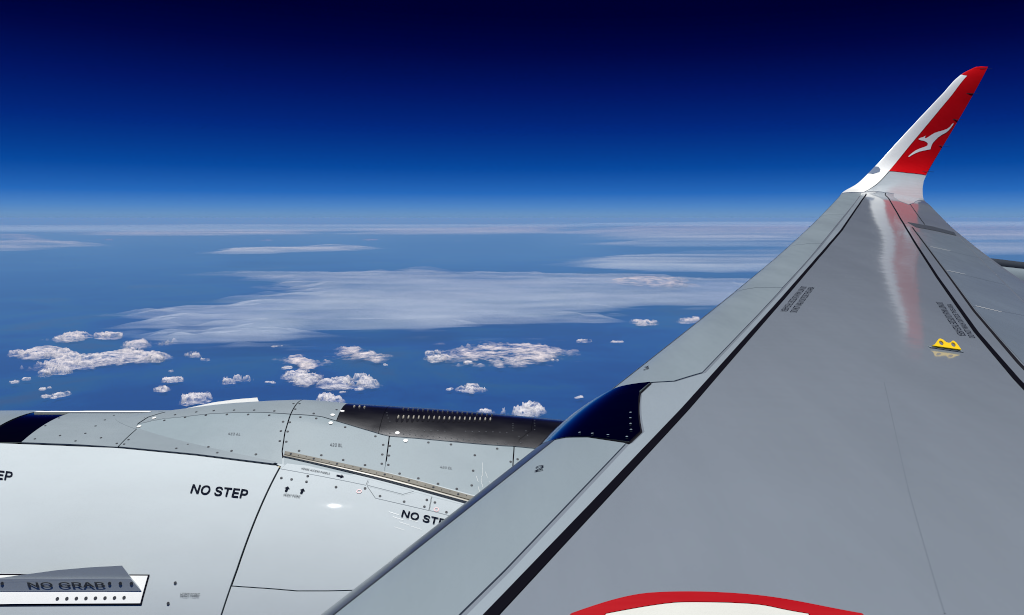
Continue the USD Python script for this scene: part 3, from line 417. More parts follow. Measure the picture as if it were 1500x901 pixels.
# ---- flap track fairings behind the trailing edge
def canoe(x0, x1, y, z0, z1, hw, hh):
    t = np.linspace(0, 1, 26); a = np.linspace(0, 2 * np.pi, 25)[:-1]; fat = np.sin(np.pi * np.clip(t * .86 + .14, 0, 1)) ** .75 + .02
    v = np.stack([np.repeat(x0 + (x1 - x0) * t, 24), (y + hw * fat[:, None] * np.cos(a)).ravel(), (z0 + (z1 - z0) * t[:, None] + hh * (fat[:, None] * (np.sin(a) - 1.0))).ravel()], 1)
    i, j = np.meshgrid(np.arange(25), np.arange(24), indexing='ij'); q = np.stack([i * 24 + j, i * 24 + (j + 1) % 24, (i + 1) * 24 + (j + 1) % 24, (i + 1) * 24 + j], -1).reshape(-1, 4)
    m = trimesh.Trimesh(v, np.vstack([q[:, [0, 1, 2]], q[:, [0, 2, 3]]]), process=False); m.fix_normals(); return m
put_mesh(AIR + '/flap_track_fairing', canoe(4.6, 7.0, 9.35, -.40, -.66, .20, .34), slat_grey, 60, label='pale canoe-shaped fairing behind the trailing edge')
put_mesh(AIR + '/flap_track_fairing', canoe(5.0, 7.6, 10.3, -.33, -.64, .12, .10), shade_and_part_grey, 60, label='darker fairing behind the trailing edge')

# ---- engine nacelle
xs, an = np.linspace(-4.6, 2.2, 90), np.linspace(-np.pi, np.pi, 97)
body = loft(nacelle, xs, an, -.010)
NAC = put(AIR + '/engine_nacelle', *body, gap_dark, label='white engine nacelle with grey upper panels')
def on_nac(name, poly, look, off=.0, thick=.012, du=.08, dv=.05, **kw): return put(NAC + '/' + name, *patch(nacelle, poly, du, dv, off, thick), look, **kw)
N = ON_NACELLE
hl = [(-4.2, .262), *N['hinge'], N['khaki'][0]]; sm = [N['khaki'][0], *N['seam']]; sx = float(np.mean([p[0] for p in N['seam']])) - .005
SEAM = -1.075
def gapped(p, g=.0035): return shrink(p.buffer(0), g, 1, 1.2)
seam_line = [(-1.050, .395), *N['seam'], (-1.14, 1.2), (-1.15, 3.0)]
cowl = Polygon([(-4.2, .265), *[(a, b + .004) for a, b in N['hinge']], *seam_line, (-4.2, 3.0)])
COWL = on_nac('fan_cowl_door', gapped(cowl, .003), cowl_white, label='white fan cowl door lettered no step')
acc = [Polygon(N[k]).buffer(0) for k in ('acc1', 'acc2', 'acc3', 'acc4')]
latch = N['latch']; beam_l = N['beam_low']
aft_all = Polygon([(beam_l[0][0] + .02, beam_l[0][1] - .06), *[(a, b - .05) for a, b in beam_l[1:]], (.6, beam_l[-1][1] + .02), (2.1, .45), (2.1, 3.0), *[(a + .0, b) for a, b in seam_line[::-1]]]).buffer(0)
lz = LineString([(-1.2, latch[0][1] - .001), *latch, (2.2, .885)]); split = shapely.ops.split(aft_all, lz) if hasattr(shapely, 'ops') else None
import shapely.ops
parts_ = sorted(shapely.ops.split(aft_all, lz).geoms, key=lambda g: g.centroid.y)
upper = parts_[0]
for a in acc: upper = upper.difference(shrink(a, -.0002, 1, 1.2))
on_nac('reverser_cowl', shrink(upper, .0006, 1, 1.2).difference(wide(seam_line, .005, 1, 1.2)), cowl_white, label='white thrust reverser cowl lettered no step')
on_nac('reverser_cowl', shrink(parts_[-1], .0035, 1, 1.2), cowl_white)
for a in acc: on_nac('access_panel', shrink(a, .0008, 1, 1.2), cowl_white, .001, .008, .05, .03)
far = -.30
band_l, band_r = -2.478, -2.274
on_nac('nose_cowl_top', gapped(Polygon([(-4.2, far), (band_l - .0, far), (band_l, .263), (-4.2, .260)]), .006), slat_grey, .0)
on_nac('metal_band', Polygon([(band_l + .012, far), (band_r, far), (band_r, .2615), (band_l + .012, .2585)]), polished, .0, .012, .02, .015, label='dark polished metal band across the top of the nacelle')
aj = N['apron_joint']
ap1 = Polygon([(band_r, far), (aj[1][0] - .0, far), (aj[1][0], 0.05), aj[1], aj[0], (-2.0, .278), (band_r, .2625)])
on_nac('upper_panel', gapped(ap1, .002), apron_grey, .001, .012, .06, .02)
ap2 = Polygon([(aj[1][0] + .0, far), (aj[1][0], 0.05), aj[1], aj[0], *[(a, b - .001) for a, b in N['hinge'][2:]], (-1.052, .38), (-1.052, far)])
on_nac('upper_panel', gapped(ap2, .003), apron_grey, .001, .012, .06, .02)
on_nac('upper_panel_far', Polygon([(-4.2, far), (-4.2, -3.1), (2.0, -3.1), (2.0, -.5), (-1.0, -.5), (-1.05, far)]), cowl_white, 0, .012, .15, .08)
on_nac('pylon_apron', Polygon([(-1.03, -.5), (-1.03, .33), *[(a, b - .02) for a, b in N['beam_low']], (2.0, .50), (2.0, -.5)]).buffer(0), pylon_grey, -.003, 0)
on_nac('crown_ridge', wide([(-2.45, -.085), (-1.86, -.085)], .016, 1, 1.2), white, .008, .012, .05, .01)
put(NAC + '/panel_bolts', *dots(nacelle, ON_APRON['dots'], .0055, .0025), bolt, kind='stuff')
put(NAC + '/cowl_bolts', *dots(nacelle, N['dots'], .006, .0025), bolt, kind='stuff')
on_nac('primer_patch', Polygon(N['khaki']).buffer(0), khaki, -.004, 0, .02, .01)
for c in N['rings']:
    on_nac('inspection_mark', shapely.affinity.scale(Point(c).buffer(.011, 8), 1, .8).difference(shapely.affinity.scale(Point(c).buffer(.008, 8), 1, .8)), plain('pink_mark' + str(int(c[0] * 100) % 7), (.6, .35, .38)), .0025, 0, .02, .02)
for key, t, ref, b in [('t_nostep0', 'NO STEP', None, True), ('t_nostep', 'NO STEP', None, True), ('t_nostep2', 'NO STEP', 'NO STE', True), ('t_hoist', 'HOIST POINT', None, False), ('t_hoist2', 'HOIST POINT', None, False), ('t_hinge', 'HINGE ACCESS PANELS', None, False)]:
    put(NAC + '/lettering', *lettering(nacelle, N[key], t, ref, .003 if b else .0035, b), ink)
def arrow(a, b, wd):
    a, b = np.array(a), np.array(b); d = b - a; q = np.array([-d[1], d[0]]); q = q / np.linalg.norm(q) * wd; h = a + d * .58
    return Polygon([a - q, h - q, h - q * 2.4, b, h + q * 2.4, h + q, a + q])
for key, wd in (('arrow_a', .005), ('arrow_b', .005), ('arrow_c', .004)): on_nac('arrow', arrow(*N[key], wd), ink, .003, 0, .02, .02)
# intake: lip, duct and fan far ahead, out of the window's view
a_ = np.linspace(-np.pi, np.pi, 73)
def ring_mesh(prof):
    p = np.array(prof); v = np.stack([np.repeat(p[:, 0], 73), (NY - p[:, 1:2] * np.sin(a_)).ravel(), (NZ + p[:, 1:2] * np.cos(a_)).ravel()], 1); return trimesh.Trimesh(v, grid(len(p), 73), process=False)
put_mesh(NAC + '/intake_lip', ring_mesh([(-4.6, 1.01), (-4.66, .99), (-4.68, .96), (-4.66, .93), (-4.55, .90), (-4.3, .88), (-3.6, .92)]), polished, 60)
put_mesh(NAC + '/fan', ring_mesh([(-3.7, .93), (-3.7, .3), (-3.9, .2), (-4.1, .02)]), shade_and_part_grey, 40)
put_mesh(NAC + '/exhaust', ring_mesh([(2.2, .79), (2.2, .70), (1.6, .66), (1.6, .45), (2.6, .35), (3.3, .05)]), bare_metal, 40)
# dark seam filler lines that show as crisp joints
on_nac('scratches', shapely.union_all([wide([(a, b), (a + .045, b + .012)], .0004, 1, 1.2) for a, b in [(-.50, .62), (-.47, .64), (-.44, .625), (-.49, .66), (-.42, .655), (-.37, .69), (-.52, .60)]]), white, .0018, 0, .05, .05)

# ---- strakes
def strake(ang, lean, tall, label, lettered):
    r0 = lambda x: nacelle(np.stack([x, np.full(len(x), ang)], 1)); rad = np.array([0, lean, math.sqrt(1 - lean * lean)]); tan = np.array([0, -rad[2], rad[1]])
    prof = Polygon([(-2.75, 0), (-2.6, .010), (-2.3, .027), (-1.99, .0488), (-1.78, .0767), (-1.65, .0875), (-1.528, .0935), (-1.488, .047), (-1.442, 0)])
    def face(poly, off, thick):
        m = trimesh.creation.extrude_polygon(poly, thick, engine='earcut'); v = m.vertices.copy(); base = r0(v[:, 0])
        m.vertices = base + rad * v[:, 1:2] * tall + tan * (off + v[:, 2:3]); m.fix_normals(); return m
    dn = Polygon([tuple(p) for p in dense(np.array(prof.exterior.coords), .06, .2)])
    S_ = put_mesh(AIR + '/strake', face(dn, -.002, .004), tip_grey if lettered else white, 20, label=label)
    if not lettered: return S_
    put_mesh(S_ + '/bracket_leg', face(Polygon([tuple(p) for p in dense(np.array([(-2.75, 0), (-2.6, .009), (-2.3, .024), (-2.02, .0455), (-1.98, .047), (-1.488, .047), (-1.442, 0), (-2.75, 0)]), .06, .2)]), .002, .006), tip_grey, 20)
    pl = N['plate']; plate = Polygon([(-2.75, .842), pl[1], pl[2], (-2.75, .937)])
    put(S_ + '/sealant', *patch(nacelle, shrink(plate, -.0055, 1, 1.2), .08, .03, .0022, 0), gap_dark)
    put(S_ + '/base_plate', *patch(nacelle, plate, .08, .03, .005, .004), tip_white)
    for p in N['plate_dots']: put(S_ + '/rivet', *dots(nacelle, [p], .0068, .006, 10), bolt)
    def on_face(xh): return r0(xh[:, 0]) + rad * xh[:, 1:2] + tan * .0095
    v, f = words('NO GRAB', True); w = v[:, 0].max(); xh = np.array([-1.885, .0128]) + v[:, :1] / w * np.array([.305, .001]) + v[:, 1:] * np.array([-.010, .0185])
    q = on_face(xh); nn = np.tile(tan, (len(q), 1)); put(S_ + '/lettering', q, face_up(q, f, nn), nn, worn_ink)
    for x in (-1.985, -1.567, -1.525, -1.482):
        c = on_face(np.array([[x, .0275]]))[0]; t8_ = np.arange(10) * 2 * np.pi / 10
        q = np.vstack([c + .0068 * (np.cos(t8_)[:, None] * np.array([1, 0, 0]) + np.sin(t8_)[:, None] * rad), c + tan * .002]); f = np.array([(i, (i + 1) % 10, 10) for i in range(10)]); nn = np.tile(tan, (11, 1)); put(S_ + '/rivet', q, face_up(q, f, nn), nn, bolt)
    return S_
strake(.891, .28, 1.0, 'grey strake fin lettered no grab on a riveted white plate', True)
strake(-.60, .565, 1.8, 'pale strake fin on the far side of the nacelle', False)

# ---- pylon
PYL = put(AIR + '/pylon', *loft(pylon, np.linspace(-1.979, 2.0, 80), np.linspace(-1, 1, 41), -.008), gap_dark, label='grey engine pylon with a dark metal crown')
def on_pyl(name, poly, look, off=.0, thick=.010, du=.05, dv=.04, **kw): return put(PYL + '/' + name, *patch(pylon, poly, du, dv, off, thick), look, **kw)
P = ON_PYLON
p1 = sorted(P['p1']); J1, J2, J3, MET = -1.068, -.576, .010, -.8405
def p1v(x): return line_at(p1, x)
def run(x0, x1, shift=0.0): return [(x, float(p1v(x)) + shift) for x in np.linspace(x0, x1, 14)]
def pg(poly, g=.0028): return shrink(poly.buffer(0), g, 1, .5)
nose = -1.8188
j1 = [(J1, .36), (-1.063, .60), (-1.045, .84), (-1.03, .93), (-1.02, 1.0)]
on_pyl('nose_cap', pg(Polygon([(-1.9785, -1), (-1.9785, 1), (-1.80, 1), (-1.815, .8), (nose, .70), (-1.80, .3), (-1.74, 0), (-1.80, -.3), (-1.8, -1)]), .002), apron_grey, .002, .01, .01, .05)
on_pyl('side_panel', pg(Polygon([*run(nose, J1), *j1, (-1.80, 1.0), (-1.815, .8)])), pylon_grey, 0, label='pale grey side panel numbered 423 AL')
on_pyl('crown_panel', pg(Polygon([(nose, .70), (-1.80, .3), (-1.74, 0), (-1.80, -.3), (-1.815, -.70), *[(x, -v) for x, v in run(nose, J1)], *run(nose, J1)[::-1]])), apron_grey, 0, .01, .04, .04)
on_pyl('crown_panel', pg(Polygon([*[(x, -v) for x, v in run(J1, MET)], *run(J1, MET)[::-1]])), apron_grey, 0, .01, .04, .04)
on_pyl('side_panel', pg(Polygon([*run(J1, J2), (J2 + .012, .9), (J2 + .012, 1.0), *j1[::-1][:-1]])), pylon_grey, 0, label='pale grey side panel numbered 423 BL')
on_pyl('side_panel', pg(Polygon([*run(J2, J3), (J3 - .008, .68), (J3 - .01, 1.0), (J2 + .012, 1.0), (J2 + .012, .9)])), pylon_grey, 0, label='pale grey side panel numbered 423 CL')
on_pyl('side_panel', pg(Polygon([(J3, p1v(J3)), (2.0, .45), (2.0, 1.0), (J3 - .01, 1.0), (J3 - .008, .68)])), pylon_grey, 0)
on_pyl('side_panel_far', Polygon([(-1.80, -1), *[(x, -v - .01) for x, v in run(nose, J3)], (2.0, -.47), (2.0, -1)]).buffer(0), pylon_grey, 0, .01, .08, .06)
mj2 = P['metal_joint2']; MJ = -.6288
on_pyl('metal_crown', pg(Polygon([*[(x, -v) for x, v in run(MET, MJ)], *run(MET, MJ)[::-1]]), .0014), bare_metal, .001, .011, .02, .02, label='bare metal crown panel')
on_pyl('metal_crown', pg(Polygon([*[(x, -v) for x, v in run(MJ, mj2[0][0])], *mj2[::-1][:0], (.1032, -.3), (.1032, -.02), mj2[2], mj2[1], *run(MJ, mj2[0][0])[::-1]]), .0010), bare_metal, .001, .011, .02, .02, label='bare metal crown panel with a row of louvers')
on_pyl('metal_crown', pg(Polygon([*mj2, (.1032, -.3), (2.0, -.3), (2.0, .44), (mj2[0][0], p1v(.01))]), .0010), bare_metal, .001, .011, .04, .02)
for key, t in (('t_al', '423 AL'), ('t_bl', '423 BL'), ('t_cl', '423 CL')): put(PYL + '/lettering', *lettering(pylon, P[key], t, None, .003, False), grey_ink)
put(PYL + '/panel_bolts', *dots(pylon, P['dots'], .0062, .0015), bolt, kind='stuff')
put(PYL + '/metal_rivets', *dots(pylon, P['metal_dots'], .0036, .0020), bolt, kind='stuff')
for p in P['discs']: put(PYL + '/white_disc', *dots(pylon, [p], .0105, .003, 12), white)
def scoop(p, a, b, c):
    p = np.array(p); n = normal(pylon, p); ex = unit(pylon(p + [1e-3, 0]) - pylon(p)); et = unit(pylon(p + [0, 1e-3]) - pylon(p)); m = trimesh.creation.icosphere(1); v = m.vertices
    m.vertices = pylon(p) + v[:, :1] * a * ex + v[:, 1:2] * b * et + np.maximum(v[:, 2:], -.1) * c * n; m.fix_normals(); return m
for k, p in enumerate(P['vents']):
    put_mesh(PYL + '/louver', scoop((p[0], p[1] - .012), .0052, .020, .011), beam_metal, 60)  # cream colour paints the glints on the metal scoops
    put(PYL + '/vent_slot', *patch(pylon, shapely.affinity.scale(Point(p[0] - .003, p[1] + .026).buffer(.0072, 6), 1, 7.0 if k < 4 else 5.0), .02, .05, .0024, 0), gap_dark)
for k, p in enumerate(P['vents2'] + P['vents3']): put_mesh(PYL + '/louver', scoop(p, .0055, .012, .009), bolt if k < 19 else beam_metal, 60)
on_pyl('scratches', shapely.union_all([wide([(a, b), (a + .004, b + .09), (a - .003, b + .16), (a + .006, b + .22)], .0004, 1, .5) for a, b in [(-.135, .62)]] + [wide([(a, b), (a + .01, b + .05)], .0004, 1, .5) for a, b in [(-.16, .75), (-.10, .78), (-.12, .70), (-.15, .84), (-.11, .86)]]), white, .0015, 0, .05, .05)
# cream rail between the pylon and the cowl
bt = np.array(P['beam_top']); bl = np.array(N['beam_low']); xx = np.linspace(-1.03, .9, 40)
top = pylon(np.stack([xx, np.interp(xx, bt[:, 0], bt[:, 1])], 1)); low_ = nacelle(np.stack([xx, np.interp(xx, bl[:, 0], bl[:, 1])], 1)); nb = unit(np.array([0, -.55, .83]))
prof = np.array([(0.0, .002), (.04, .007), (.50, .005), (.56, .001), (.63, .006), (.75, .012), (.88, .011), (.97, .005), (1.0, -.004)])
def rail(rows):
    q = prof[rows]; v = (top[:, None] * (1 - q[:, 0])[None, :, None] + low_[:, None] * q[:, 0][None, :, None] + nb * q[:, 1][None, :, None]).reshape(-1, 3)
    return trimesh.Trimesh(v, face_up(v, grid(40, len(q)), np.tile(nb, (len(v), 1))), process=False)
BEAM = put_mesh(AIR + '/hinge_beam', rail(slice(3, 9)), beam_metal, 30, label='cream metal hinge beam between the pylon and the cowl')
put_mesh(BEAM + '/rivet_flange', rail(slice(0, 4)), flange_metal, 30)
fb = lambda x, t: (np.array([np.interp(x, xx, top[:, k]) for k in range(3)]) * (1 - t) + np.array([np.interp(x, xx, low_[:, k]) for k in range(3)]) * t + nb * .0068)
rv = [];
for k, x in enumerate(np.arange(-1.0, .85, .0365)):
    c = fb(x, .28 if k % 3 == 0 else .20 + .12 * (k % 2)); r = .0055 if k % 3 == 0 else .0024; a = np.arange(8) * np.pi / 4; e2 = np.cross(nb, [1, 0, 0]); vv = np.vstack([c + r * (np.cos(a)[:, None] * [1, 0, 0] + np.sin(a)[:, None] * e2), c + nb * .002]); rv.append(trimesh.Trimesh(vv, face_up(vv, np.array([(i, (i + 1) % 8, 8) for i in range(8)]), np.tile(nb, (9, 1))), process=False))
put_mesh(BEAM + '/rivets', trimesh.util.concatenate(rv), bolt, False, kind='stuff')

# ---------------------------------------------------------------- clouds
def veil_look(name, color, scale, amount, lo=.3, hi=.68, least=.25):
    return usdkit.material(stage, '/World/Looks/' + name, {
        'a': ('attribute', {'attribute': 'cover'}), 'g': ('geometry', {}), 'm': ('mapping', {'scale': scale}), 'n': ('noise_texture', {'scale': 1.0, 'detail': 7.0, 'roughness': .62, 'distortion': .4}),
        'r': ('map_range', {'from_min': lo, 'from_max': hi, 'to_min': least, 'to_max': 1.35}), 'mu': ('math', {'math_type': 'multiply'}), 'cl': ('math', {'math_type': 'multiply', 'value2': amount, 'use_clamp': True}),
        'd': ('diffuse_bsdf', {'color': color}), 't': ('translucent_bsdf', {'color': color}), 'mt': ('mix_closure', {'fac': .18}), 'x': ('transparent_bsdf', {}), 'out': ('mix_closure', {})},
        [('g.position', 'm.vector'), ('m.vector', 'n.vector'), ('n.fac', 'r.value'), ('r.result', 'mu.value1'), ('a.fac', 'mu.value2'), ('mu.value', 'cl.value1'), ('cl.value', 'out.fac'), ('d.BSDF', 'mt.closure1'), ('t.BSDF', 'mt.closure2'), ('x.BSDF', 'out.closure1'), ('mt.closure', 'out.closure2')], surface='out.closure')
def veil(label, name, z, outline, thick, look, falloff, seed, nx=220, ny=150, tear=1.0, stretch=(1, 1), group=None, shape=None):
    """A layer of cloud over an outline in plan (km), thick in its middle and torn at its rim."""
    o = shape if shape is not None else Polygon(np.array(outline) * 1000).buffer(0); x0, y0, x1, y1 = o.buffer(falloff).bounds; ys = np.geomspace(max(y0, 5000), y1, ny); xs_ = np.linspace(x0, x1, nx)
    gx, gy = np.meshgrid(xs_, ys, indexing='ij'); gx, gy = gx.ravel(), gy.ravel(); size = math.sqrt(o.area)
    q = np.stack([gx / stretch[0], gy / stretch[1], np.full(len(gx), seed * 7.3)], 1)
    pts = shapely.points(gx, gy); d = np.where(shapely.contains(o, pts), 1, -1) * shapely.distance(o.boundary, pts)
    w = (meshkit.fbm(q / (falloff * 3.0), 5, seed) - .5) * 2.6 * tear + (meshkit.fbm(q / (falloff * .8), 4, seed + 9) - .5) * 1.5 * tear + (meshkit.fbm(q / (falloff * .2), 3, seed + 17) - .5) * .9 * tear
    c = np.clip(d / falloff + w, 0, 1); c = c * c * (3 - 2 * c) * np.clip(1.0 + d / falloff / 1.3, 0, 1)
    h = thick * (c if shape is None else c ** .8) * (.45 + .55 * meshkit.fbm(q / (falloff * .45), 4, seed + 3)); f = grid(nx, ny); f = f[(c[f] > .004).any(1)]
    top = np.stack([gx, gy, z + h], 1); bot = np.stack([gx, gy, z - .12 * h], 1); n = len(gx)
    v, f2 = np.vstack([top, bot]), np.vstack([f, f[:, ::-1] + n]); used = np.unique(f2); re = np.full(2 * n, -1); re[used] = np.arange(len(used)); v = v[used]; f2 = re[f2]; _, _, nn = meshkit.arrays((v, f2), True)
    up = np.where(used < n, 1, -1); bad = nn[:, 2] * up < 0; nn[bad] *= -1; nn = unit(nn * .5 + np.stack([0 * up, 0 * up, up], 1) * .6)
    tag(put('/World/' + name, v, f2, nn, look, cover=np.tile(c, 2)[used]), label, 'cloud', group)
def heap(label, lumps, seed, group=None, rich=1.0):
    """One cumulus cloud: lumpy billows over a flat base, ragged at the rim. lumps: (x, y, width, height) in km."""
    rng = np.random.default_rng(seed); blobs = []
    for x, y, w, h in lumps:
        for k in range(int(5 * rich)):
            u = rng.normal(size=2) * [.20, .22]; r = w * rng.uniform(.14, .27); blobs.append(shapely.affinity.scale(Point((x + u[0] * w) * 1000, (y + u[1] * w) * 1000).buffer(r * 1000, 6), 1.25, 1.0))
    w, h = max(l[2] for l in lumps) * 1000, max(l[3] for l in lumps) * 1000; n = 60 if w < 700 else 130 if len(lumps) == 1 else 240
    veil(label, 'cloud', -10280, None, min(h * .85, 620), puff_veil, max(w * .17, 70), seed, n, int(n * .8), 2.1, (1, 1), group, shapely.union_all(blobs))

# clouds in plan, km: outlines of the layers, then x, y, width and height of the heaps
SHEETS = {
    'main': (-9300, [(-37.11, 76.74),(-35.32, 82.61),(-31.32, 87.28),(-29.27, 104.02),(-45.47, 124.21),(-47.65, 133.32),(-31.39, 136.66),(-19.1, 149.77),(-3.58, 140.17),(11.34, 133.32),(26.44, 124.21),(45.53, 118.79),(31.08, 80.76),(20.36, 76.74),(14.9, 75.66),(9.45, 73.6),(4.55, 66.34),(0.54, 63.21),(-3.71, 61.76),(-8.04, 62.48),(-10.89, 60.37),(-13.4, 57.76),(-16.93, 56.24),(-20.0, 55.37),(-22.36, 56.54),(-25.73, 58.71),(-27.49, 64.74),(-32.07, 68.02)]),
    'right': (-9000, [(-1.98, 155.6),(7.02, 165.31),(12.39, 182.38),(35.88, 211.44),(71.25, 240.09),(106.58, 251.44),(57.69, 135.64),(39.38, 132.25),(23.63, 132.25),(13.2, 141.07)]),
    'left_streak': (-7500, [(-68.16, 172.76),(-68.19, 191.43),(-60.03, 214.61),(-43.96, 225.52),(-27.14, 200.08),(-39.73, 187.38),(-49.33, 176.2),(-56.79, 163.2)]),
    'far_left': (-7000, [(-215.43, 314.19),(-190.72, 326.55),(-145.57, 272.86),(-121.53, 241.12),(-101.13, 195.56),(-104.55, 178.67),(-117.67, 171.27)]),
    'horizon_left': (-4500, [(-140.27, 255.06),(-116.55, 306.22),(-69.93, 306.22),(-59.77, 227.85),(-85.49, 201.98),(-105.44, 194.61)]),
    'horizon_mid': (-4500, [(-90.66, 324.83),(-46.9, 369.76),(43.2, 511.06),(30.21, 238.01),(-9.64, 227.85),(-48.21, 227.85)]),
    'horizon_right': (-5000, [(21.37, 360.93),(87.63, 518.34),(167.99, 567.85),(455.97, 567.85),(147.14, 182.87),(60.1, 177.39),(31.96, 188.69),(19.0, 224.42)]),
    'horizon_far_left': (-1500, [(-118.3, 155.5),(-68.04, 178.9),(25.21, 198.83),(23.51, 132.41),(-12.25, 96.54),(-41.54, 89.28),(-66.32, 87.1)]),
    'horizon_far_right': (-900, [(1.13, 134.26),(37.85, 179.18),(90.86, 195.53),(165.19, 195.53),(67.17, 79.45),(34.39, 73.95),(16.19, 76.6),(5.52, 93.3)]),
    'horizon_right_low': (-6500, [(23.31, 211.58),(48.83, 230.6),(80.54, 237.73),(203.83, 253.37),(118.39, 146.86),(72.69, 131.72),(67.79, 185.99),(40.39, 190.6)]),
    'wisp_mid': (-10200, [(-5.07, 62.01),(-3.32, 64.39),(-0.57, 66.21),(2.2, 64.04),(2.97, 59.49),(1.92, 55.8),(-0.46, 53.25),(-2.33, 53.99),(-4.35, 56.07)]),
    'wisp_low': (-10200, [(-16.98, 57.16),(-15.71, 58.89),(-13.17, 56.61),(-12.69, 53.49),(-14.11, 52.77),(-15.83, 53.99)]),
    'wisp_thread': (-10200, [(-13.88, 63.35),(-11.98, 63.35),(-9.63, 58.89),(-9.51, 56.61),(-11.32, 57.16),(-12.8, 59.49)]),
    'streak_right': (-9100, [(15.51, 117.52),(19.66, 121.54),(25.3, 118.83),(23.69, 106.9),(18.95, 105.84),(15.18, 111.37)]),
}
HEAPS = [
    (-35.5, 59.35, 4.11, 1.41),
    (-31.44, 55.7, 3.8, 1.52),
    (-30.41, 57.89, 5.0, 1.78),
    (-28.33, 58.76, 3.88, 1.66),
    (-29.83, 64.9, 3.03, 1.21),
    (-37.59, 67.87, 3.3, 0.79),
    (-34.68, 69.06, 2.23, 0.79),
    (-26.02, 57.89, 1.51, 0.65),
    (-30.33, 52.47, 1.54, 0.72),
    (-17.78, 44.14, 1.62, 0.89),
    (-21.47, 50.22, 1.39, 0.37),
    (-20.98, 47.37, 0.97, 0.35),
    (-26.09, 45.88, 0.99, 0.31),
    (-26.95, 45.52, 0.54, 0.22),
    (-17.62, 50.01, 1.44, 0.54),
    (-13.23, 50.22, 3.09, 0.62),
    (-9.9, 48.76, 3.17, 1.18),
    (-10.48, 44.48, 1.71, 0.62),
    (-6.09, 59.96, 1.02, 0.51),
    (-2.46, 47.37, 1.61, 0.36),
    (-5.86, 58.18, 1.69, 0.45),
    (0.72, 41.32, 2.11, 0.7),
    (-1.45, 41.91, 0.93, 0.29),
    (4.51, 43.32, 0.81, 0.44),
    (12.77, 77.64, 2.67, 0.6),
    (23.95, 119.56, 4.66, 1.45),
    (17.89, 79.72, 2.64, 0.69),
    (6.02, 66.73, 1.14, 0.34),
    (-66.87, 375.97, 5.84, 1.3),
    (-24.0, 354.1, 4.22, 1.51),
    (-111.83, 364.71, 3.89, 1.3),
    (-188.52, 375.97, 4.29, 1.43),
    (-24.03, 59.65, 1.31, 0.44),
    (-2.49, 57.89, 1.97, 0.59),
    (-0.47, 54.41, 2.77, 0.65),
    (1.0, 57.89, 2.46, 0.49),
    (-15.41, 57.33, 2.02, 0.61),
    (-11.35, 59.96, 2.59, 0.62),
]
SHREDS = [
    (3.07, 60.61, 0.77, 0.13),
    (3.06, 57.44, 0.53, 0.21),
    (-9.26, 47.58, 0.44, 0.17),
    (-22.34, 57.65, 0.69, 0.25),
    (-36.18, 62.13, 1.03, 0.25),
    (-15.15, 49.48, 0.66, 0.11),
    (-15.5, 54.55, 0.68, 0.22),
    (-28.28, 47.7, 0.52, 0.17),
    (-35.07, 59.74, 0.69, 0.29),
    (-3.74, 47.68, 0.41, 0.13),
    (-22.98, 53.27, 0.35, 0.16),
    (-13.96, 53.29, 0.62, 0.22),
    (8.52, 66.25, 0.92, 0.17),
    (3.83, 45.5, 0.66, 0.1),
    (-19.0, 64.0, 0.86, 0.14),
    (-10.02, 46.92, 0.45, 0.09),
    (-3.25, 56.4, 0.75, 0.22),
    (-26.25, 45.23, 0.37, 0.16),
    (-8.9, 55.66, 0.46, 0.17),
    (-18.26, 45.45, 0.52, 0.1),
    (-34.22, 59.61, 0.91, 0.17),
    (-2.71, 48.71, 0.48, 0.09),
    (-21.8, 49.75, 0.32, 0.12),
    (-31.08, 50.57, 0.53, 0.24),
    (-2.0, 63.36, 0.86, 0.19),
    (-31.23, 49.6, 0.58, 0.2),
    (-10.36, 50.67, 0.68, 0.13),
    (-14.63, 56.2, 0.74, 0.16),
]
soft_veil = veil_look('cloud_deck', (.63, .79, .95), (1 / 17000, 1 / 8000, 1 / 4000), .26, .32, .68, .22)  # white cloud tinted blue to stand in for missing haze light
streak_veil = veil_look('cloud_streaks', (.54, .75, .97), (1 / 60000, 1 / 14000, 1 / 9000), .62, .36, .66, .05)  # stronger blue tint paints the haze over farther cloud
haze_veil = veil_look('cloud_haze_bands', (.54, .75, .97), (1 / 90000, 1 / 22000, 1 / 9000), .20, .34, .68, .0)  # same blue put into the colour for distant haze
wisp_veil = veil_look('cloud_wisps', (.92, .92, .93), (1 / 1300, 1 / 1500, 1 / 900), .50, .45, .66, .0)
puff_veil = veil_look('cumulus', (.90, .94, .98), (1 / 520, 1 / 520, 1 / 300), .47, .38, .64, .04)
S = SHEETS
veil('broad pale cloud deck across the middle, ragged along its near edge', 'cloud', *S['main'], 900, soft_veil, 7500, 1, 340, 260, 1.6, (2.6, 1.0))
veil('long white cloud bank meeting the wing above the deck', 'cloud', *S['right'], 900, streak_veil, 12000, 2, 220, 140, .9, (2.4, 1))
veil('thin bright streak of cloud above the left end of the deck', 'cloud', *S['left_streak'], 900, streak_veil, 9000, 3, 200, 120, .8, (2.4, 1))
veil('bright layered cloud bank at the left edge near the horizon', 'cloud', *S['far_left'], 1600, streak_veil, 16000, 4, 200, 120, .9, (2.4, 1))
veil('thin grey streak along the left horizon', 'cloud', *S['horizon_left'], 700, streak_veil, 22000, 5, 160, 100, .8, (3, 1))
veil('faint pale streak along the middle horizon', 'cloud', *S['horizon_mid'], 700, streak_veil, 24000, 6, 160, 100, .8, (3, 1))
veil('wide grey cloud sheet along the right horizon behind the winglet root', 'cloud', *S['horizon_right'], 1500, streak_veil, 40000, 7, 200, 140, .6, (3, 1))
veil('pale band of cloud dissolving into the left horizon', 'cloud', *S['horizon_far_left'], 300, haze_veil, 16000, 15, 200, 90, .7, (4, 1))
veil('topmost pale band of cloud along the right horizon', 'cloud', *S['horizon_far_right'], 250, haze_veil, 14000, 16, 200, 90, .6, (4, 1))
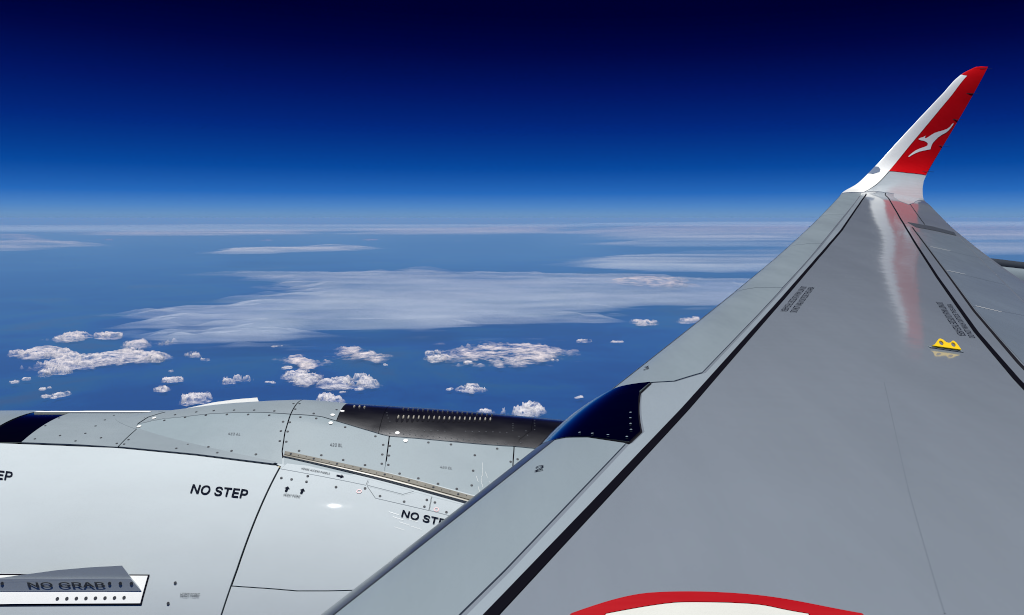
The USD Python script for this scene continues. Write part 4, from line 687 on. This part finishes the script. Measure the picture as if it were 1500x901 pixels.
veil('second sheet of grey streaks beneath the right horizon', 'cloud', *S['horizon_right_low'], 1100, streak_veil, 22000, 8, 200, 140, .8, (3, 1))
veil('feathery torn cloud alone on the dark sea under the deck', 'cloud', *S['wisp_mid'], 420, wisp_veil, 2200, 9, 160, 130, 1.9)
veil('faint torn scrap of cloud above the engine pylon', 'cloud', *S['wisp_low'], 300, wisp_veil, 1100, 10, 120, 90, 1.3)
veil('small slanting scrap just under the near edge of the deck', 'cloud', *S['wisp_thread'], 300, wisp_veil, 1200, 11, 120, 90, 1.3)
veil('bright tufted streak over the deck beside the wing', 'cloud', *S['streak_right'], 700, wisp_veil, 2600, 12, 140, 90, 1.2)
H = HEAPS
heap('large lumpy white cumulus cluster at the left, tailing off beneath', H[0:5], 23, None, 1.7)
for k, (i, label) in enumerate([(5, 'small flat cumulus behind the left cluster'), (6, 'narrow cumulus tuft behind the middle of the left cluster'), (7, 'round puff at the lower right of the left cluster'), (8, 'small puff hanging below the left cluster'),
        (9, 'bright puff standing just above the front of the pylon'), (10, 'flat little puff right below the left cluster'), (11, 'tiny puff between the left cluster and the nacelle'), (12, 'small puff low on the left above the nacelle'), (13, 'tiniest fleck low on the left above the nacelle'),
        (14, 'lone small puff between the left cluster and the pylon'), (15, 'long flat cumulus left of the brightest puff'), (16, 'brightest solid puff above the pylon crown'), (17, 'puff half hidden behind the pylon crown'), (18, 'small oval puff left of the feathery cloud'),
        (19, 'flat puff alone above the louvers'), (20, 'small puff below the oval one'), (21, 'cloud rising behind the rear of the pylon'), (22, 'sliver of cloud behind the row of louvers'), (23, 'small puff touching the wing beside the metal fillet'),
        (24, 'slanting bright scrap below the deck near the wing'), (25, 'bright tufted cumulus breaking through the deck near the wing'), (26, 'small puff against the leading edge below the deck'), (27, 'tiny fleck right of the feathery cloud'),
        (28, 'tiny dome-shaped cloud far off above the thin streak'), (29, 'tiny dome-shaped cloud far off at mid horizon'), (30, 'tiny far cloud at the left end of the thin streak'), (31, 'tiny far cloud at the end of the bright left bank'), (32, 'little puff under the left end of the deck')]):
    heap(label, [H[i]], 40 + k)
for k, s in enumerate(SHREDS): heap('tiny faint cloud fragment adrift over the dark sea', [s], 200 + k, 'tiny cloud fragments over the sea')
haze_box = trimesh.creation.box([2 * R_SEA + 4000, 2 * R_SEA + 4000, 10501 + 40]); haze_box.apply_translation([0, 0, -10501 + (10541) / 2])
put_mesh('/World/haze', haze_box, haze_look, False, label='thin blue haze over the sea', kind='stuff')
